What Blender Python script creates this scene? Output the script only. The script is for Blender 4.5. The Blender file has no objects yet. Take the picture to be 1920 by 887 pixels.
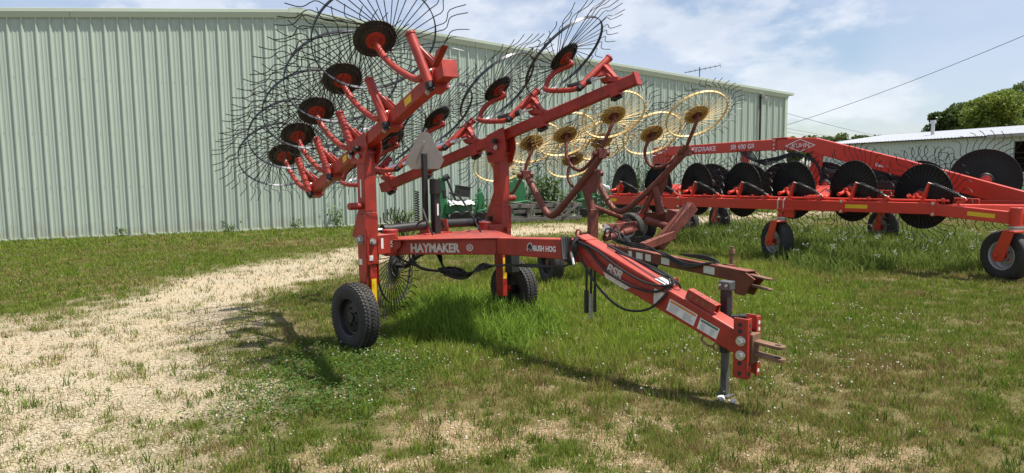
import bpy, bmesh, math, random
import numpy as np
from mathutils import Vector as V, Matrix
R = math.radians
rng = np.random.default_rng(7)
random.seed(7)
scn = bpy.context.scene
COL = scn.collection

# ------------------------------------------------------------------ camera
FPX, CX, CY, EYE = 1321.0, 960.0, 443.5, 1.7
PITCH, ROLL = math.atan((443.5 - 315) / FPX), 0.0125
U0 = V((0, math.sin(PITCH), math.cos(PITCH))); FW = V((0, math.cos(PITCH), -math.sin(PITCH))); R0 = V((1, 0, 0))
RT = R0 * math.cos(ROLL) - U0 * math.sin(ROLL); UP = R0 * math.sin(ROLL) + U0 * math.cos(ROLL)
cam_d = bpy.data.cameras.new('camera'); cam = bpy.data.objects.new('camera', cam_d); COL.objects.link(cam)
m = Matrix((RT, UP, -FW)).transposed().to_4x4(); m.translation = V((0, 0, EYE)); cam.matrix_world = m
cam_d.sensor_width = 36; cam_d.lens = FPX / 1920 * 36; cam_d.clip_start = .05; cam_d.clip_end = 3000
scn.camera = cam

# ------------------------------------------------------------------ sky, sun, exposure
SUN = V((.40, -.085, 1.0)).normalized()
SUN_EL = math.asin(SUN.z); SUN_AZ = math.atan2(SUN.x, SUN.y)
wd = bpy.data.worlds.new('World'); scn.world = wd; wd.use_nodes = True
nt = wd.node_tree; nt.nodes.clear()
def wn(t, **k):
    n = nt.nodes.new(t)
    for a, b in k.items(): setattr(n, a, b)
    return n
wo = wn('ShaderNodeOutputWorld'); bg = wn('ShaderNodeBackground'); sky = wn('ShaderNodeTexSky')
sky.sky_type = 'NISHITA'; sky.sun_disc = False; sky.sun_elevation = SUN_EL; sky.sun_rotation = SUN_AZ
sky.air_density = 1.0; sky.dust_density = .35; sky.ozone_density = 2.2
tc = wn('ShaderNodeTexCoord'); sx = wn('ShaderNodeSeparateXYZ'); nt.links.new(tc.outputs['Generated'], sx.inputs[0])
zc = wn('ShaderNodeMath', operation='MAXIMUM'); nt.links.new(sx.outputs[2], zc.inputs[0]); zc.inputs[1].default_value = 0.0
za = wn('ShaderNodeMath', operation='ADD'); nt.links.new(zc.outputs[0], za.inputs[0]); za.inputs[1].default_value = .16
cb = wn('ShaderNodeCombineXYZ')
for i in (0, 1):
    d = wn('ShaderNodeMath', operation='DIVIDE'); nt.links.new(sx.outputs[i], d.inputs[0]); nt.links.new(za.outputs[0], d.inputs[1]); nt.links.new(d.outputs[0], cb.inputs[i])
def cloud(scale, detail, lo, hi, off, dist=0.0, sph=False):
    mp = wn('ShaderNodeMapping'); mp.inputs['Location'].default_value = off; nt.links.new(tc.outputs['Generated'] if sph else cb.outputs[0], mp.inputs[0])
    if sph: mp.inputs['Scale'].default_value = (1, 1, 2.3)
    n = wn('ShaderNodeTexNoise'); n.inputs['Scale'].default_value = scale; n.inputs['Detail'].default_value = detail; n.inputs['Roughness'].default_value = .58; n.inputs['Distortion'].default_value = dist
    nt.links.new(mp.outputs[0], n.inputs['Vector'])
    r = wn('ShaderNodeMapRange'); r.interpolation_type = 'SMOOTHSTEP'; r.inputs['From Min'].default_value = lo; r.inputs['From Max'].default_value = hi
    nt.links.new(n.outputs['Fac'], r.inputs['Value']); return r.outputs[0]
def mixc(fac, a, b):
    x = wn('ShaderNodeMix', data_type='RGBA'); nt.links.new(fac, x.inputs[0])
    if isinstance(a, tuple): x.inputs[6].default_value = a
    else: nt.links.new(a, x.inputs[6])
    if isinstance(b, tuple): x.inputs[7].default_value = b
    else: nt.links.new(b, x.inputs[7])
    return x.outputs[2]
SKYK = 1.0
thin = cloud(.55, 6, .18, .66, (3.1, 1.7, 0), .6)
puff = cloud(4.2, 9, .50, .62, (7.4, 2.2, 0.6), .15, True)
base = wn('ShaderNodeHueSaturation'); base.inputs['Saturation'].default_value = 1.0; base.inputs['Value'].default_value = SKYK
nt.links.new(sky.outputs[0], base.inputs['Color'])
thinm = wn('ShaderNodeMath', operation='MULTIPLY'); nt.links.new(thin, thinm.inputs[0]); thinm.inputs[1].default_value = .62
c1 = mixc(thinm.outputs[0], base.outputs[0], (5.7, 6.2, 7.6, 1))
puffm = wn('ShaderNodeMath', operation='MULTIPLY'); nt.links.new(puff, puffm.inputs[0]); puffm.inputs[1].default_value = .62
shade = cloud(7.5, 7, .3, .7, (1.4, 8.2, 0), 0, True)
pc = mixc(shade, (6.0, 6.5, 7.3, 1), (8.2, 8.4, 8.8, 1))
c2 = mixc(puffm.outputs[0], c1, pc)
nt.links.new(c2, bg.inputs[0]); bg.inputs[1].default_value = .085; nt.links.new(bg.outputs[0], wo.inputs[0])
sd = bpy.data.lights.new('sun', 'SUN'); so = bpy.data.objects.new('sun', sd); COL.objects.link(so)
sd.energy = 5.0; sd.angle = R(.55); sd.color = (1.0, .95, .87)
so.rotation_euler = SUN.to_track_quat('Z', 'Y').to_euler(); so.location = (0, 0, 30)
vs = scn.view_settings; vs.view_transform = 'Standard'; vs.look = 'None'; vs.exposure = 0.56; vs.gamma = 1.0; vs.use_curve_mapping = False
scn.cycles.use_denoising = True; scn.cycles.max_bounces = 6; scn.cycles.transparent_max_bounces = 4

# ------------------------------------------------------------------ picture <-> place
def ray(x, y): return FW + RT * ((x - CX) / FPX) - UP * ((y - CY) / FPX)
def gnd(x, y, h=0.0):
    d = ray(x, y); return V((0, 0, EYE)) + d * ((h - EYE) / d.z)
def at(x, y, Y):
    d = ray(x, y); return V((0, 0, EYE)) + d * (Y / d.y)

# ------------------------------------------------------------------ materials
MATS = {}
def mat(name, col, rough=.5, metal=0.0, var=.25, vscale=6.0, bump=0.0, bscale=60.0, wear=None, wearamt=.5, dust=None, dustamt=0.0, spec=.5, coat=0.0, streak=False):
    if name in MATS: return MATS[name]
    mt = bpy.data.materials.new(name); mt.use_nodes = True; t = mt.node_tree; b = t.nodes['Principled BSDF']; L = t.links.new
    tc = t.nodes.new('ShaderNodeTexCoord'); n = t.nodes.new('ShaderNodeTexNoise'); n.inputs['Scale'].default_value = vscale; n.inputs['Detail'].default_value = 7; n.inputs['Roughness'].default_value = .65
    L(tc.outputs['Object'], n.inputs['Vector'])
    def mix(f, a, c):
        x = t.nodes.new('ShaderNodeMix'); x.data_type = 'RGBA'; L(f, x.inputs[0])
        for s, v in ((6, a), (7, c)):
            if isinstance(v, tuple): x.inputs[s].default_value = (*v[:3], 1)
            else: L(v, x.inputs[s])
        return x.outputs[2]
    lo = tuple(c * (1 - var) for c in col); hi = tuple(min(1, c * (1 + var)) for c in col)
    r = t.nodes.new('ShaderNodeMapRange'); r.inputs['From Min'].default_value = .32; r.inputs['From Max'].default_value = .68; L(n.outputs['Fac'], r.inputs['Value'])
    out = mix(r.outputs[0], lo, hi)
    if wear:
        n2 = t.nodes.new('ShaderNodeTexNoise'); n2.inputs['Scale'].default_value = vscale * 3.1; n2.inputs['Detail'].default_value = 9; n2.inputs['Roughness'].default_value = .7; L(tc.outputs['Object'], n2.inputs['Vector'])
        r2 = t.nodes.new('ShaderNodeMapRange'); r2.inputs['From Min'].default_value = .72 - .3 * wearamt; r2.inputs['From Max'].default_value = .80 - .3 * wearamt; L(n2.outputs['Fac'], r2.inputs['Value'])
        out = mix(r2.outputs[0], out, wear)
    if dust:
        n3 = t.nodes.new('ShaderNodeTexNoise'); n3.inputs['Scale'].default_value = 3.0; n3.inputs['Detail'].default_value = 5; L(tc.outputs['Object'], n3.inputs['Vector'])
        g = t.nodes.new('ShaderNodeNewGeometry'); s = t.nodes.new('ShaderNodeSeparateXYZ'); L(g.outputs['Normal'], s.inputs[0])
        mr = t.nodes.new('ShaderNodeMapRange'); mr.inputs['From Min'].default_value = .3; mr.inputs['From Max'].default_value = 1.0; mr.inputs['To Max'].default_value = dustamt; L(s.outputs[2], mr.inputs['Value'])
        mm = t.nodes.new('ShaderNodeMath'); mm.operation = 'MULTIPLY'; L(mr.outputs[0], mm.inputs[0]); L(n3.outputs['Fac'], mm.inputs[1])
        m2 = t.nodes.new('ShaderNodeMath'); m2.operation = 'MULTIPLY'; L(mm.outputs[0], m2.inputs[0]); m2.inputs[1].default_value = 1.6
        out = mix(m2.outputs[0], out, dust)
    if streak:
        mp = t.nodes.new('ShaderNodeMapping'); mp.inputs['Scale'].default_value = (3.2, 3.2, .10); L(tc.outputs['Object'], mp.inputs[0])
        n5 = t.nodes.new('ShaderNodeTexNoise'); n5.inputs['Scale'].default_value = 2.2; n5.inputs['Detail'].default_value = 8; n5.inputs['Roughness'].default_value = .7; L(mp.outputs[0], n5.inputs['Vector'])
        r5 = t.nodes.new('ShaderNodeMapRange'); r5.inputs['From Min'].default_value = .46; r5.inputs['From Max'].default_value = .78; r5.inputs['To Max'].default_value = .38; L(n5.outputs['Fac'], r5.inputs['Value'])
        out = mix(r5.outputs[0], out, (.33, .36, .30))
        so_ = t.nodes.new('ShaderNodeSeparateXYZ'); L(tc.outputs['Object'], so_.inputs[0]); n6 = t.nodes.new('ShaderNodeTexNoise'); n6.inputs['Scale'].default_value = 2.5; n6.inputs['Detail'].default_value = 6; L(tc.outputs['Object'], n6.inputs['Vector'])
        m6 = t.nodes.new('ShaderNodeMath'); m6.operation = 'MULTIPLY'; m6.inputs[1].default_value = .9; L(n6.outputs['Fac'], m6.inputs[0]); m7 = t.nodes.new('ShaderNodeMath'); m7.operation = 'SUBTRACT'; L(m6.outputs[0], m7.inputs[0]); L(so_.outputs[2], m7.inputs[1])
        r6 = t.nodes.new('ShaderNodeMapRange'); r6.inputs['From Min'].default_value = .05; r6.inputs['From Max'].default_value = .5; r6.inputs['To Max'].default_value = .55; L(m7.outputs[0], r6.inputs['Value']); out = mix(r6.outputs[0], out, (.30, .26, .18))
    L(out, b.inputs['Base Color'])
    rr = t.nodes.new('ShaderNodeMapRange'); rr.inputs['To Min'].default_value = max(.05, rough - .12); rr.inputs['To Max'].default_value = min(1, rough + .15); L(n.outputs['Fac'], rr.inputs['Value']); L(rr.outputs[0], b.inputs['Roughness'])
    b.inputs['Metallic'].default_value = metal; b.inputs['Specular IOR Level'].default_value = spec; b.inputs['Coat Weight'].default_value = coat
    if bump:
        n4 = t.nodes.new('ShaderNodeTexNoise'); n4.inputs['Scale'].default_value = bscale; n4.inputs['Detail'].default_value = 5; L(tc.outputs['Object'], n4.inputs['Vector'])
        bp = t.nodes.new('ShaderNodeBump'); bp.inputs['Strength'].default_value = bump; bp.inputs['Distance'].default_value = .01; L(n4.outputs['Fac'], bp.inputs['Height']); L(bp.outputs[0], b.inputs['Normal'])
    MATS[name] = mt; return mt
def attr_mat(name, transl=.3, rough=.6, spec=.3):
    mt = bpy.data.materials.new(name); mt.use_nodes = True; t = mt.node_tree; b = t.nodes['Principled BSDF']; L = t.links.new
    a = t.nodes.new('ShaderNodeAttribute'); a.attribute_name = 'col'; L(a.outputs['Color'], b.inputs['Base Color']); b.inputs['Roughness'].default_value = rough; b.inputs['Specular IOR Level'].default_value = spec
    if transl:
        tr = t.nodes.new('ShaderNodeBsdfTranslucent'); h = t.nodes.new('ShaderNodeHueSaturation'); h.inputs['Value'].default_value = 1.5; h.inputs['Hue'].default_value = .485; L(a.outputs['Color'], h.inputs['Color']); L(h.outputs[0], tr.inputs[0])
        mx = t.nodes.new('ShaderNodeMixShader'); mx.inputs[0].default_value = transl; L(b.outputs[0], mx.inputs[1]); L(tr.outputs[0], mx.inputs[2]); L(mx.outputs[0], t.nodes['Material Output'].inputs[0])
    return mt
RED = mat('faded_red_paint', (.325, .027, .015), .42, var=.28, vscale=7, wear=(.12, .035, .02), wearamt=.42, dust=(.47, .125, .09), dustamt=.5, bump=.05, bscale=25)
RUST = mat('rusty_red_paint', (.17, .040, .027), .58, var=.3, vscale=5, wear=(.10, .04, .025), wearamt=.6, dust=(.36, .15, .10), dustamt=.5, bump=.12, bscale=40)
RUSTY = mat('bare_rusty_steel', (.19, .105, .06), .7, var=.35, vscale=9, wear=(.10, .055, .035), wearamt=.6, bump=.15)
ORANGE = mat('bright_orange_red_paint', (.54, .036, .017), .33, var=.08, vscale=3, wear=(.45, .05, .03), wearamt=.05, dust=(.62, .16, .10), dustamt=.25, coat=.15)
BLACK = mat('black_steel', (.016, .015, .015), .5, var=.35, vscale=8, wear=(.045, .035, .028), wearamt=.35)
TINE = mat('dark_spring_wire', (.022, .021, .020), .42, metal=.3, var=.3, wear=(.06, .035, .02), wearamt=.35)
RIM = mat('worn_steel_rim', (.065, .07, .08), .38, metal=.6, var=.4, vscale=7, wear=(.035, .033, .033), wearamt=.75)
YEL = mat('yellow_tine_paint', (.70, .50, .21), .5, var=.2, vscale=5, wear=(.36, .20, .07), wearamt=.36)
YELHUB = mat('rusty_yellow_hub', (.42, .24, .075), .6, var=.4, vscale=9, wear=(.16, .07, .028), wearamt=.6)
PLASTIC = mat('black_plastic_disc', (.010, .010, .0105), .45, var=.3, vscale=3, dust=(.05, .045, .04), dustamt=.2, spec=.3, wear=(.035, .031, .026), wearamt=.35)
RUBBER = mat('tyre_rubber', (.024, .023, .022), .75, var=.35, vscale=10, dust=(.10, .09, .075), dustamt=.5, wear=(.085, .072, .052), wearamt=.42, bump=.1)
HOSE = mat('hydraulic_hose', (.014, .014, .015), .5, var=.3)
ZINC = mat('zinc_plated_steel', (.55, .55, .53), .35, metal=.8, var=.2, vscale=14)
GREY = mat('grey_painted_plate', (.30, .285, .255), .55, var=.12, vscale=5, wear=(.22, .2, .17), wearamt=.25)
DKGREY = mat('dark_grey_steel', (.10, .10, .10), .5, metal=.3, var=.3, vscale=9, wear=(.2, .19, .17), wearamt=.3)
WRIM = mat('grey_wheel_rim', (.35, .35, .35), .45, metal=.2, var=.2, dust=(.3, .28, .24), dustamt=.2)
CHROME = mat('chrome_spring_cover', (.7, .7, .7), .2, metal=1, var=.1)
WHITE = mat('white_decal', (.72, .71, .68), .5, var=.1, vscale=20, wear=(.45, .40, .36), wearamt=.25)
LETTER = mat('clean_white_lettering', (.80, .79, .77), .5, var=.04)
WORN = mat('worn_white_lettering', (.60, .54, .48), .55, var=.2, vscale=30, wear=(.42, .22, .18), wearamt=.35)
DARKDEC = mat('black_decal', (.02, .02, .02), .5)
ORDEC = mat('orange_decal', (.62, .22, .05), .5, var=.15)
GRNDEC = mat('green_decal', (.06, .16, .10), .5)
LINES = mat('grey_small_print', (.30, .29, .28), .6)
REFL = mat('yellow_reflector', (.72, .47, .012), .4, var=.08)
GREEN = mat('green_machine_paint', (.02, .13, .045), .4, var=.2, dust=(.12, .18, .1), dustamt=.3)
BAG = mat('white_plastic_sheet', (.50, .51, .50), .5, var=.25, bump=.3, bscale=14)
WALLM = mat('pale_green_sheet_metal', (.405, .478, .398), .42, var=.05, vscale=.5, streak=True, spec=.4)
TRIM = mat('pale_green_trim', (.50, .57, .46), .4, var=.05, vscale=.6)
BARNM = mat('grey_green_barn_sheet', (.50, .56, .50), .5, var=.05)
ROOFM = mat('white_galvalume_roof', (.54, .55, .56), .35, metal=.25, var=.06)
WOOD = mat('weathered_grey_wood', (.115, .105, .092), .85, var=.35, vscale=8, bump=.3)
HOLESHADE = mat('painted_hole_shade', (.03, .03, .03), .9)  # near-black colour that paints the shade inside drilled holes
BARK = mat('tree_bark', (.12, .09, .065), .9, var=.35, bump=.4, bscale=20)
STONE = mat('white_stone', (.7, .69, .66), .8, var=.15, bump=.3)  # also paints the daylight seen through the far hitch holes
LEAF = attr_mat('foliage', .28, .55, .3); GRASSM = attr_mat('grass_blades', .3, .65, .1); FLOWM = attr_mat('white_petals', .2, .7, .2); CHIPM = attr_mat('gravel_chips', 0, .85, .2)

# ------------------------------------------------------------------ mesh helpers
class MB:
    def __init__(s): s.v = []; s.f = []
    def add(s, vs, fs):
        o = len(s.v); s.v += [tuple(p) for p in vs]; s.f += [tuple(i + o for i in f) for f in fs]; return s
    def box(s, p, q, w, h, up=(0, 0, 1), w2=None, h2=None):
        p, q = V(p), V(q); d = (q - p).normalized(); up = V(up)
        if abs(d.dot(up)) > .99: up = V((1, 0, 0))
        sd = d.cross(up).normalized(); u = sd.cross(d).normalized(); w2 = w2 or w; h2 = h2 or h; vs = []
        for c, ww, hh in ((p, w, h), (q, w2, h2)):
            for a, b in ((-1, -1), (1, -1), (1, 1), (-1, 1)): vs.append(c + sd * (a * ww / 2) + u * (b * hh / 2))
        return s.add(vs, [(3, 2, 1, 0), (4, 5, 6, 7), (0, 1, 5, 4), (1, 2, 6, 5), (2, 3, 7, 6), (3, 0, 4, 7)])
    def cube(s, c, sx, sy, sz):
        c = V(c); return s.box(c - V((sx / 2, 0, 0)), c + V((sx / 2, 0, 0)), sy, sz)
    def tube(s, path, r, n=8, r2=None, caps=True):
        P = [V(p) for p in path]; k = len(P); vs = []; fs = []
        t0 = (P[1] - P[0]).normalized(); a = t0.orthogonal().normalized()
        for i, p in enumerate(P):
            t = (P[min(i + 1, k - 1)] - P[max(i - 1, 0)]).normalized(); a = (a - t * a.dot(t)).normalized(); b = t.cross(a)
            rr = r if r2 is None else r + (r2 - r) * i / (k - 1)
            for j in range(n):
                th = 2 * math.pi * j / n; vs.append(p + a * (rr * math.cos(th)) + b * (rr * math.sin(th)))
        for i in range(k - 1):
            for j in range(n): fs.append((i * n + j, i * n + (j + 1) % n, (i + 1) * n + (j + 1) % n, (i + 1) * n + j))
        if caps: fs += [tuple(range(n))[::-1], tuple(range((k - 1) * n, k * n))]
        return s.add(vs, fs)
    def cyl(s, p, q, r, n=14, r2=None): return s.tube([p, q], r, n, r2)
    def lathe(s, prof, n, M=None, closed=False):
        M = M or Matrix(); vs = []; fs = []; k = len(prof)
        for r, z in prof:
            for j in range(n):
                th = 2 * math.pi * j / n; vs.append(M @ V((r * math.cos(th), r * math.sin(th), z)))
        for i in range(k if closed else k - 1):
            i2 = (i + 1) % k
            for j in range(n): fs.append((i * n + j, i * n + (j + 1) % n, i2 * n + (j + 1) % n, i2 * n + j))
        return s.add(vs, fs)
    def prism(s, poly, ex):
        ex = V(ex); n = len(poly); vs = [V(p) for p in poly] + [V(p) + ex for p in poly]
        return s.add(vs, [tuple(range(n))[::-1], tuple(range(n, 2 * n))] + [(i, (i + 1) % n, n + (i + 1) % n, n + i) for i in range(n)])
    def mesh(s, name, fix=True):
        me = bpy.data.meshes.new(name); me.from_pydata(s.v, [], s.f)
        if fix:
            bm = bmesh.new(); bm.from_mesh(me); bmesh.ops.recalc_face_normals(bm, faces=bm.faces); bm.to_mesh(me); bm.free()
        me.polygons.foreach_set('use_smooth', [True] * len(me.polygons)); me.set_sharp_from_angle(angle=R(38)); return me
    def build(s, name, mt, parent=None, bevel=0, mx=None, label=None):
        o = link(name, s.mesh(name), mt, parent, mx)
        if bevel:
            b = o.modifiers.new('bevel', 'BEVEL'); b.width = bevel; b.segments = 2; b.limit_method = 'ANGLE'; b.angle_limit = R(50)
        if label: o['label'] = label
        if name.split('_')[-1] in ('bolts', 'heads', 'holes', 'print', 'ribs', 'tread', 'elements'): o['kind'] = 'stuff'
        return o
def link(name, me, mt, parent=None, mx=None):
    o = bpy.data.objects.new(name, me); COL.objects.link(o)
    if mt and not me.materials: me.materials.append(mt)
    if parent: o.parent = parent
    if mx: o.matrix_basis = mx
    return o
def tag(o, label=None, cat=None, group=None, kind=None):
    for k, v in (('label', label), ('category', cat), ('group', group), ('kind', kind)):
        if v: o[k] = v
    return o
def thing(name, loc, rz, label, cat, group=None):
    o = bpy.data.objects.new(name, None); COL.objects.link(o); o.location = loc; o.rotation_euler = (0, 0, rz); o.empty_display_size = .2
    return tag(o, label, cat, group)
def spline(pts, k=6):
    P = [V(p) for p in pts]; P = [P[0] * 2 - P[1]] + P + [P[-1] * 2 - P[-2]]; out = []
    for i in range(1, len(P) - 2):
        a, b, c, d = P[i - 1:i + 3]
        for j in range(k):
            t = j / k; out.append(.5 * ((2 * b) + (c - a) * t + (2 * a - 5 * b + 4 * c - d) * t * t + (3 * b - a - 3 * c + d) * t ** 3))
    return out + [P[-2]]
def frame(o, z, x=None):
    z = V(z).normalized(); x = V(x) if x else (V((0, 0, 1)) if abs(z.z) < .95 else V((1, 0, 0))); x = (x - z * x.dot(z)).normalized(); y = z.cross(x)
    M = Matrix((x, y, z)).transposed().to_4x4(); M.translation = V(o); return M
def text(s, o, xd, yd, size, mt, parent, name='lettering', ext=.0012, sx=1.0, shear=0.0, off=0.0, space=1.0):
    cu = bpy.data.curves.new('t', 'FONT'); cu.body = s; cu.size = size; cu.extrude = ext; cu.align_x = 'LEFT'; cu.shear = shear; cu.offset = off; cu.resolution_u = 3; cu.space_character = space
    t = bpy.data.objects.new('t', cu); COL.objects.link(t); dg = bpy.context.evaluated_depsgraph_get(); me = bpy.data.meshes.new_from_object(t.evaluated_get(dg)); bpy.data.objects.remove(t)
    me.materials.clear(); x = V(xd).normalized(); y = (V(yd) - x * V(yd).dot(x)).normalized(); z = x.cross(y)
    M = Matrix((x * sx, y, z)).transposed().to_4x4(); M.translation = V(o) + z * ext; return link(name, me, mt, parent, M)
def np_mesh(name, v, tri, mt, col=None):
    me = bpy.data.meshes.new(name); n = len(v); k = len(tri); s = tri.shape[1]
    me.vertices.add(n); me.vertices.foreach_set('co', v.astype(np.float32).ravel()); me.loops.add(k * s); me.loops.foreach_set('vertex_index', tri.astype(np.int32).ravel())
    me.polygons.add(k); me.polygons.foreach_set('loop_start', np.arange(0, k * s, s, dtype=np.int32)); me.update(calc_edges=True)
    if col is not None:
        a = me.color_attributes.new('col', 'FLOAT_COLOR', 'POINT'); a.data.foreach_set('color', np.c_[col, np.ones(n)].astype(np.float32).ravel())
    me.materials.append(mt); return me

# ------------------------------------------------------------------ noise and ground masks
TAB = rng.random((256, 256))
def vnoise(x, y):
    xi = np.floor(x).astype(int); yi = np.floor(y).astype(int); fx = x - xi; fy = y - yi; fx = fx * fx * (3 - 2 * fx); fy = fy * fy * (3 - 2 * fy)
    g = lambda i, j: TAB[(xi + i) % 256, (yi + j) % 256]
    return (g(0, 0) * (1 - fx) + g(1, 0) * fx) * (1 - fy) + (g(0, 1) * (1 - fx) + g(1, 1) * fx) * fy
def fbm(x, y, o=4):
    s = 0; a = .5; t = 0
    for i in range(o): s = s + a * vnoise(x * 2 ** i + 17.3 * i, y * 2 ** i + 9.1 * i); t += a; a *= .55
    return s / t
def px_poly(pts): return np.array([gnd(*p)[:2] for p in pts])
def sdist(poly, x, y):
    d = np.full(x.shape, 1e9); ins = np.zeros(x.shape, bool); n = len(poly)
    for i in range(n):
        ax, ay = poly[i]; bx, by = poly[(i + 1) % n]; ex, ey = bx - ax, by - ay; t = np.clip(((x - ax) * ex + (y - ay) * ey) / (ex * ex + ey * ey), 0, 1)
        d = np.minimum(d, np.hypot(x - ax - t * ex, y - ay - t * ey)); c = ((ay > y) != (by > y)); ins ^= c & (x < (bx - ax) * (y - ay) / (by - ay + 1e-12) + ax)
    return np.where(ins, d, -d)
GRAVEL = px_poly([(-700, 760), (0, 604), (110, 574), (200, 547), (330, 519), (480, 494), (620, 472), (700, 459), (780, 446), (950, 426), (1080, 419), (1210, 413), (1350, 404), (1480, 396), (1600, 398), (1500, 406), (1400, 412), (1230, 427), (1100, 437), (950, 443), (800, 454), (735, 476), (690, 502), (640, 520), (560, 552), (490, 598), (430, 655), (395, 725), (350, 800), (300, 900), (180, 1300), (-1400, 1300)])
TALL = px_poly([(735, 640), (760, 575), (860, 560), (930, 570), (1010, 575), (1070, 600), (1060, 640), (980, 670), (860, 655)])
CLOVER = px_poly([(480, 720), (530, 670), (600, 640), (720, 640), (800, 680), (760, 740), (640, 790), (520, 800), (440, 770)])
WEED = px_poly([(1230, 452), (1330, 425), (1500, 440), (1640, 440), (1780, 440), (1905, 470), (1900, 520), (1700, 510), (1560, 520), (1480, 510), (1380, 480)])
BARE = px_poly([(520, 900), (640, 800), (760, 740), (1000, 760), (1230, 770), (1330, 830), (1500, 830), (1700, 850), (1760, 1000), (500, 1000)])
LUSH = px_poly([(690, 660), (740, 560), (860, 520), (1010, 485), (1200, 465), (1500, 500), (1580, 560), (1420, 600), (1360, 690), (1150, 720), (860, 690)])
def lush_amt(x, y): return np.clip(.5 + (sdist(LUSH, x, y) + (fbm(x * 1.6 + 4, y * 1.6, 3) - .5) * 1.6) / 1.2, 0, 1)
def gravel_amt(x, y):
    n = fbm(x * .9, y * .9, 4) - .5; n2 = fbm(x * 3.7 + 40, y * 3.7, 3) - .5
    return np.clip(.5 + (sdist(GRAVEL, x, y) + n * 2.0 + n2 * 1.1) / 1.35, 0, 1)
def bare_amt(x, y):
    n = fbm(x * 3.4 + 5, y * 3.4 + 9, 5); w = np.clip(.5 + sdist(BARE, x, y) / .9, 0, 1)
    return np.clip((n - .53 + .16 * w) * 8, 0, 1) * (.25 + .75 * w)
def dry_amt(x, y):
    w = np.clip(.5 + sdist(BARE, x, y) / 1.6, 0, 1); rgt = np.clip((x - 1.2) / 1.5, 0, 1) * np.clip((9.5 - y) / 2.5, 0, 1); return np.clip((fbm(x * .55 + 31, y * .55 + 3, 4) - .40 + .13 * w + .10 * rgt) * 3.2, 0, 1)

# ------------------------------------------------------------------ ground
def graded(a, b, step, far, n):
    core = np.arange(a, b + step / 2, step); g = np.geomspace(step, far, n)
    return np.r_[(a - np.cumsum(g))[::-1], core, b + np.cumsum(g)]
gx = graded(-16, 16, .11, 160, 40); gy = graded(1.5, 26, .11, 160, 40); gy = np.r_[gy[gy > -60]]
XX, YY = np.meshgrid(gx, gy); near = (np.abs(XX) < 17) & (YY > 0) & (YY < 27)
ZZ = np.where(near, (fbm(XX * 1.3, YY * 1.3, 3) - .5) * .035, 0) - np.where(near, 0, 0.0)
gv = np.c_[XX.ravel(), YY.ravel(), ZZ.ravel()]; nx = len(gx); ny = len(gy)
ii = (np.arange(ny - 1)[:, None] * nx + np.arange(nx - 1)[None]).ravel(); gq = np.c_[ii, ii + 1, ii + nx + 1, ii + nx]
ga = gravel_amt(XX, YY).ravel(); ba = bare_amt(XX, YY).ravel(); da = dry_amt(XX, YY).ravel()
GM = bpy.data.materials.new('ground_soil_gravel'); GM.use_nodes = True; t = GM.node_tree; L = t.links.new; pb = t.nodes['Principled BSDF']
at_ = t.nodes.new('ShaderNodeAttribute'); at_.attribute_name = 'col'; sp = t.nodes.new('ShaderNodeSeparateColor'); L(at_.outputs['Color'], sp.inputs[0]); tcg = t.nodes.new('ShaderNodeTexCoord')
def gno(sc, det=6, rough=.6):
    n = t.nodes.new('ShaderNodeTexNoise'); n.inputs['Scale'].default_value = sc; n.inputs['Detail'].default_value = det; n.inputs['Roughness'].default_value = rough; L(tcg.outputs['Object'], n.inputs['Vector']); return n.outputs['Fac']
def gmix(f, a, c):
    x = t.nodes.new('ShaderNodeMix'); x.data_type = 'RGBA'; L(f, x.inputs[0])
    for s, v in ((6, a), (7, c)):
        if isinstance(v, tuple): x.inputs[s].default_value = (*v, 1)
        else: L(v, x.inputs[s])
    return x.outputs[2]
def gramp(v, lo, hi):
    r = t.nodes.new('ShaderNodeMapRange'); r.inputs['From Min'].default_value = lo; r.inputs['From Max'].default_value = hi; L(v, r.inputs['Value']); return r.outputs[0]
vo = t.nodes.new('ShaderNodeTexVoronoi'); vo.inputs['Scale'].default_value = 62; L(tcg.outputs['Object'], vo.inputs['Vector'])
vs2 = t.nodes.new('ShaderNodeSeparateColor'); L(vo.outputs['Color'], vs2.inputs[0])
gr = gmix(vs2.outputs[0], (.255, .208, .138), (.51, .44, .325)); gr = gmix(gramp(gno(2.2), .35, .7), gr, (.41, .33, .215))
gr = gmix(gramp(gno(9), .60, .75), gr, (.28, .22, .13))
soil = gmix(gramp(gno(30), .3, .7), (.20, .14, .075), (.40, .30, .185))
gs = gmix(gramp(gno(24), .3, .7), (.060, .060, .018), (.125, .112, .040)); gdry = gmix(gramp(gno(40), .3, .7), (.13, .105, .045), (.22, .175, .085))
grass_c = gmix(sp.outputs[2], gs, gdry); c_ = gmix(sp.outputs[1], grass_c, soil); c_ = gmix(sp.outputs[0], c_, gr); L(c_, pb.inputs['Base Color'])
pb.inputs['Roughness'].default_value = .95; pb.inputs['Specular IOR Level'].default_value = .15
bp = t.nodes.new('ShaderNodeBump'); bp.inputs['Strength'].default_value = .7; bp.inputs['Distance'].default_value = .015; L(vo.outputs['Distance'], bp.inputs['Height']); L(bp.outputs[0], pb.inputs['Normal'])
gme = np_mesh('ground', gv, gq, GM, np.c_[ga, ba, da * .55]); gme.polygons.foreach_set('use_smooth', [True] * len(gme.polygons))
tag(link('ground', gme, None), 'flat yard of mown grass with a curving pale gravel track', 'ground', kind='structure')
def zat(x, y): return np.where((np.abs(x) < 17) & (y > 0) & (y < 27), (fbm(x * 1.3, y * 1.3, 3) - .5) * .035, 0)

# wall line of the big building, used for planting too
WA = R(22.8); WD = V((math.cos(WA), math.sin(WA), 0)); WN = V((math.sin(WA), -math.cos(WA), 0)); W0 = V((0, 23.35, 0))
def wall_y(x): return W0.y + np.tan(WA) * x

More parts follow.
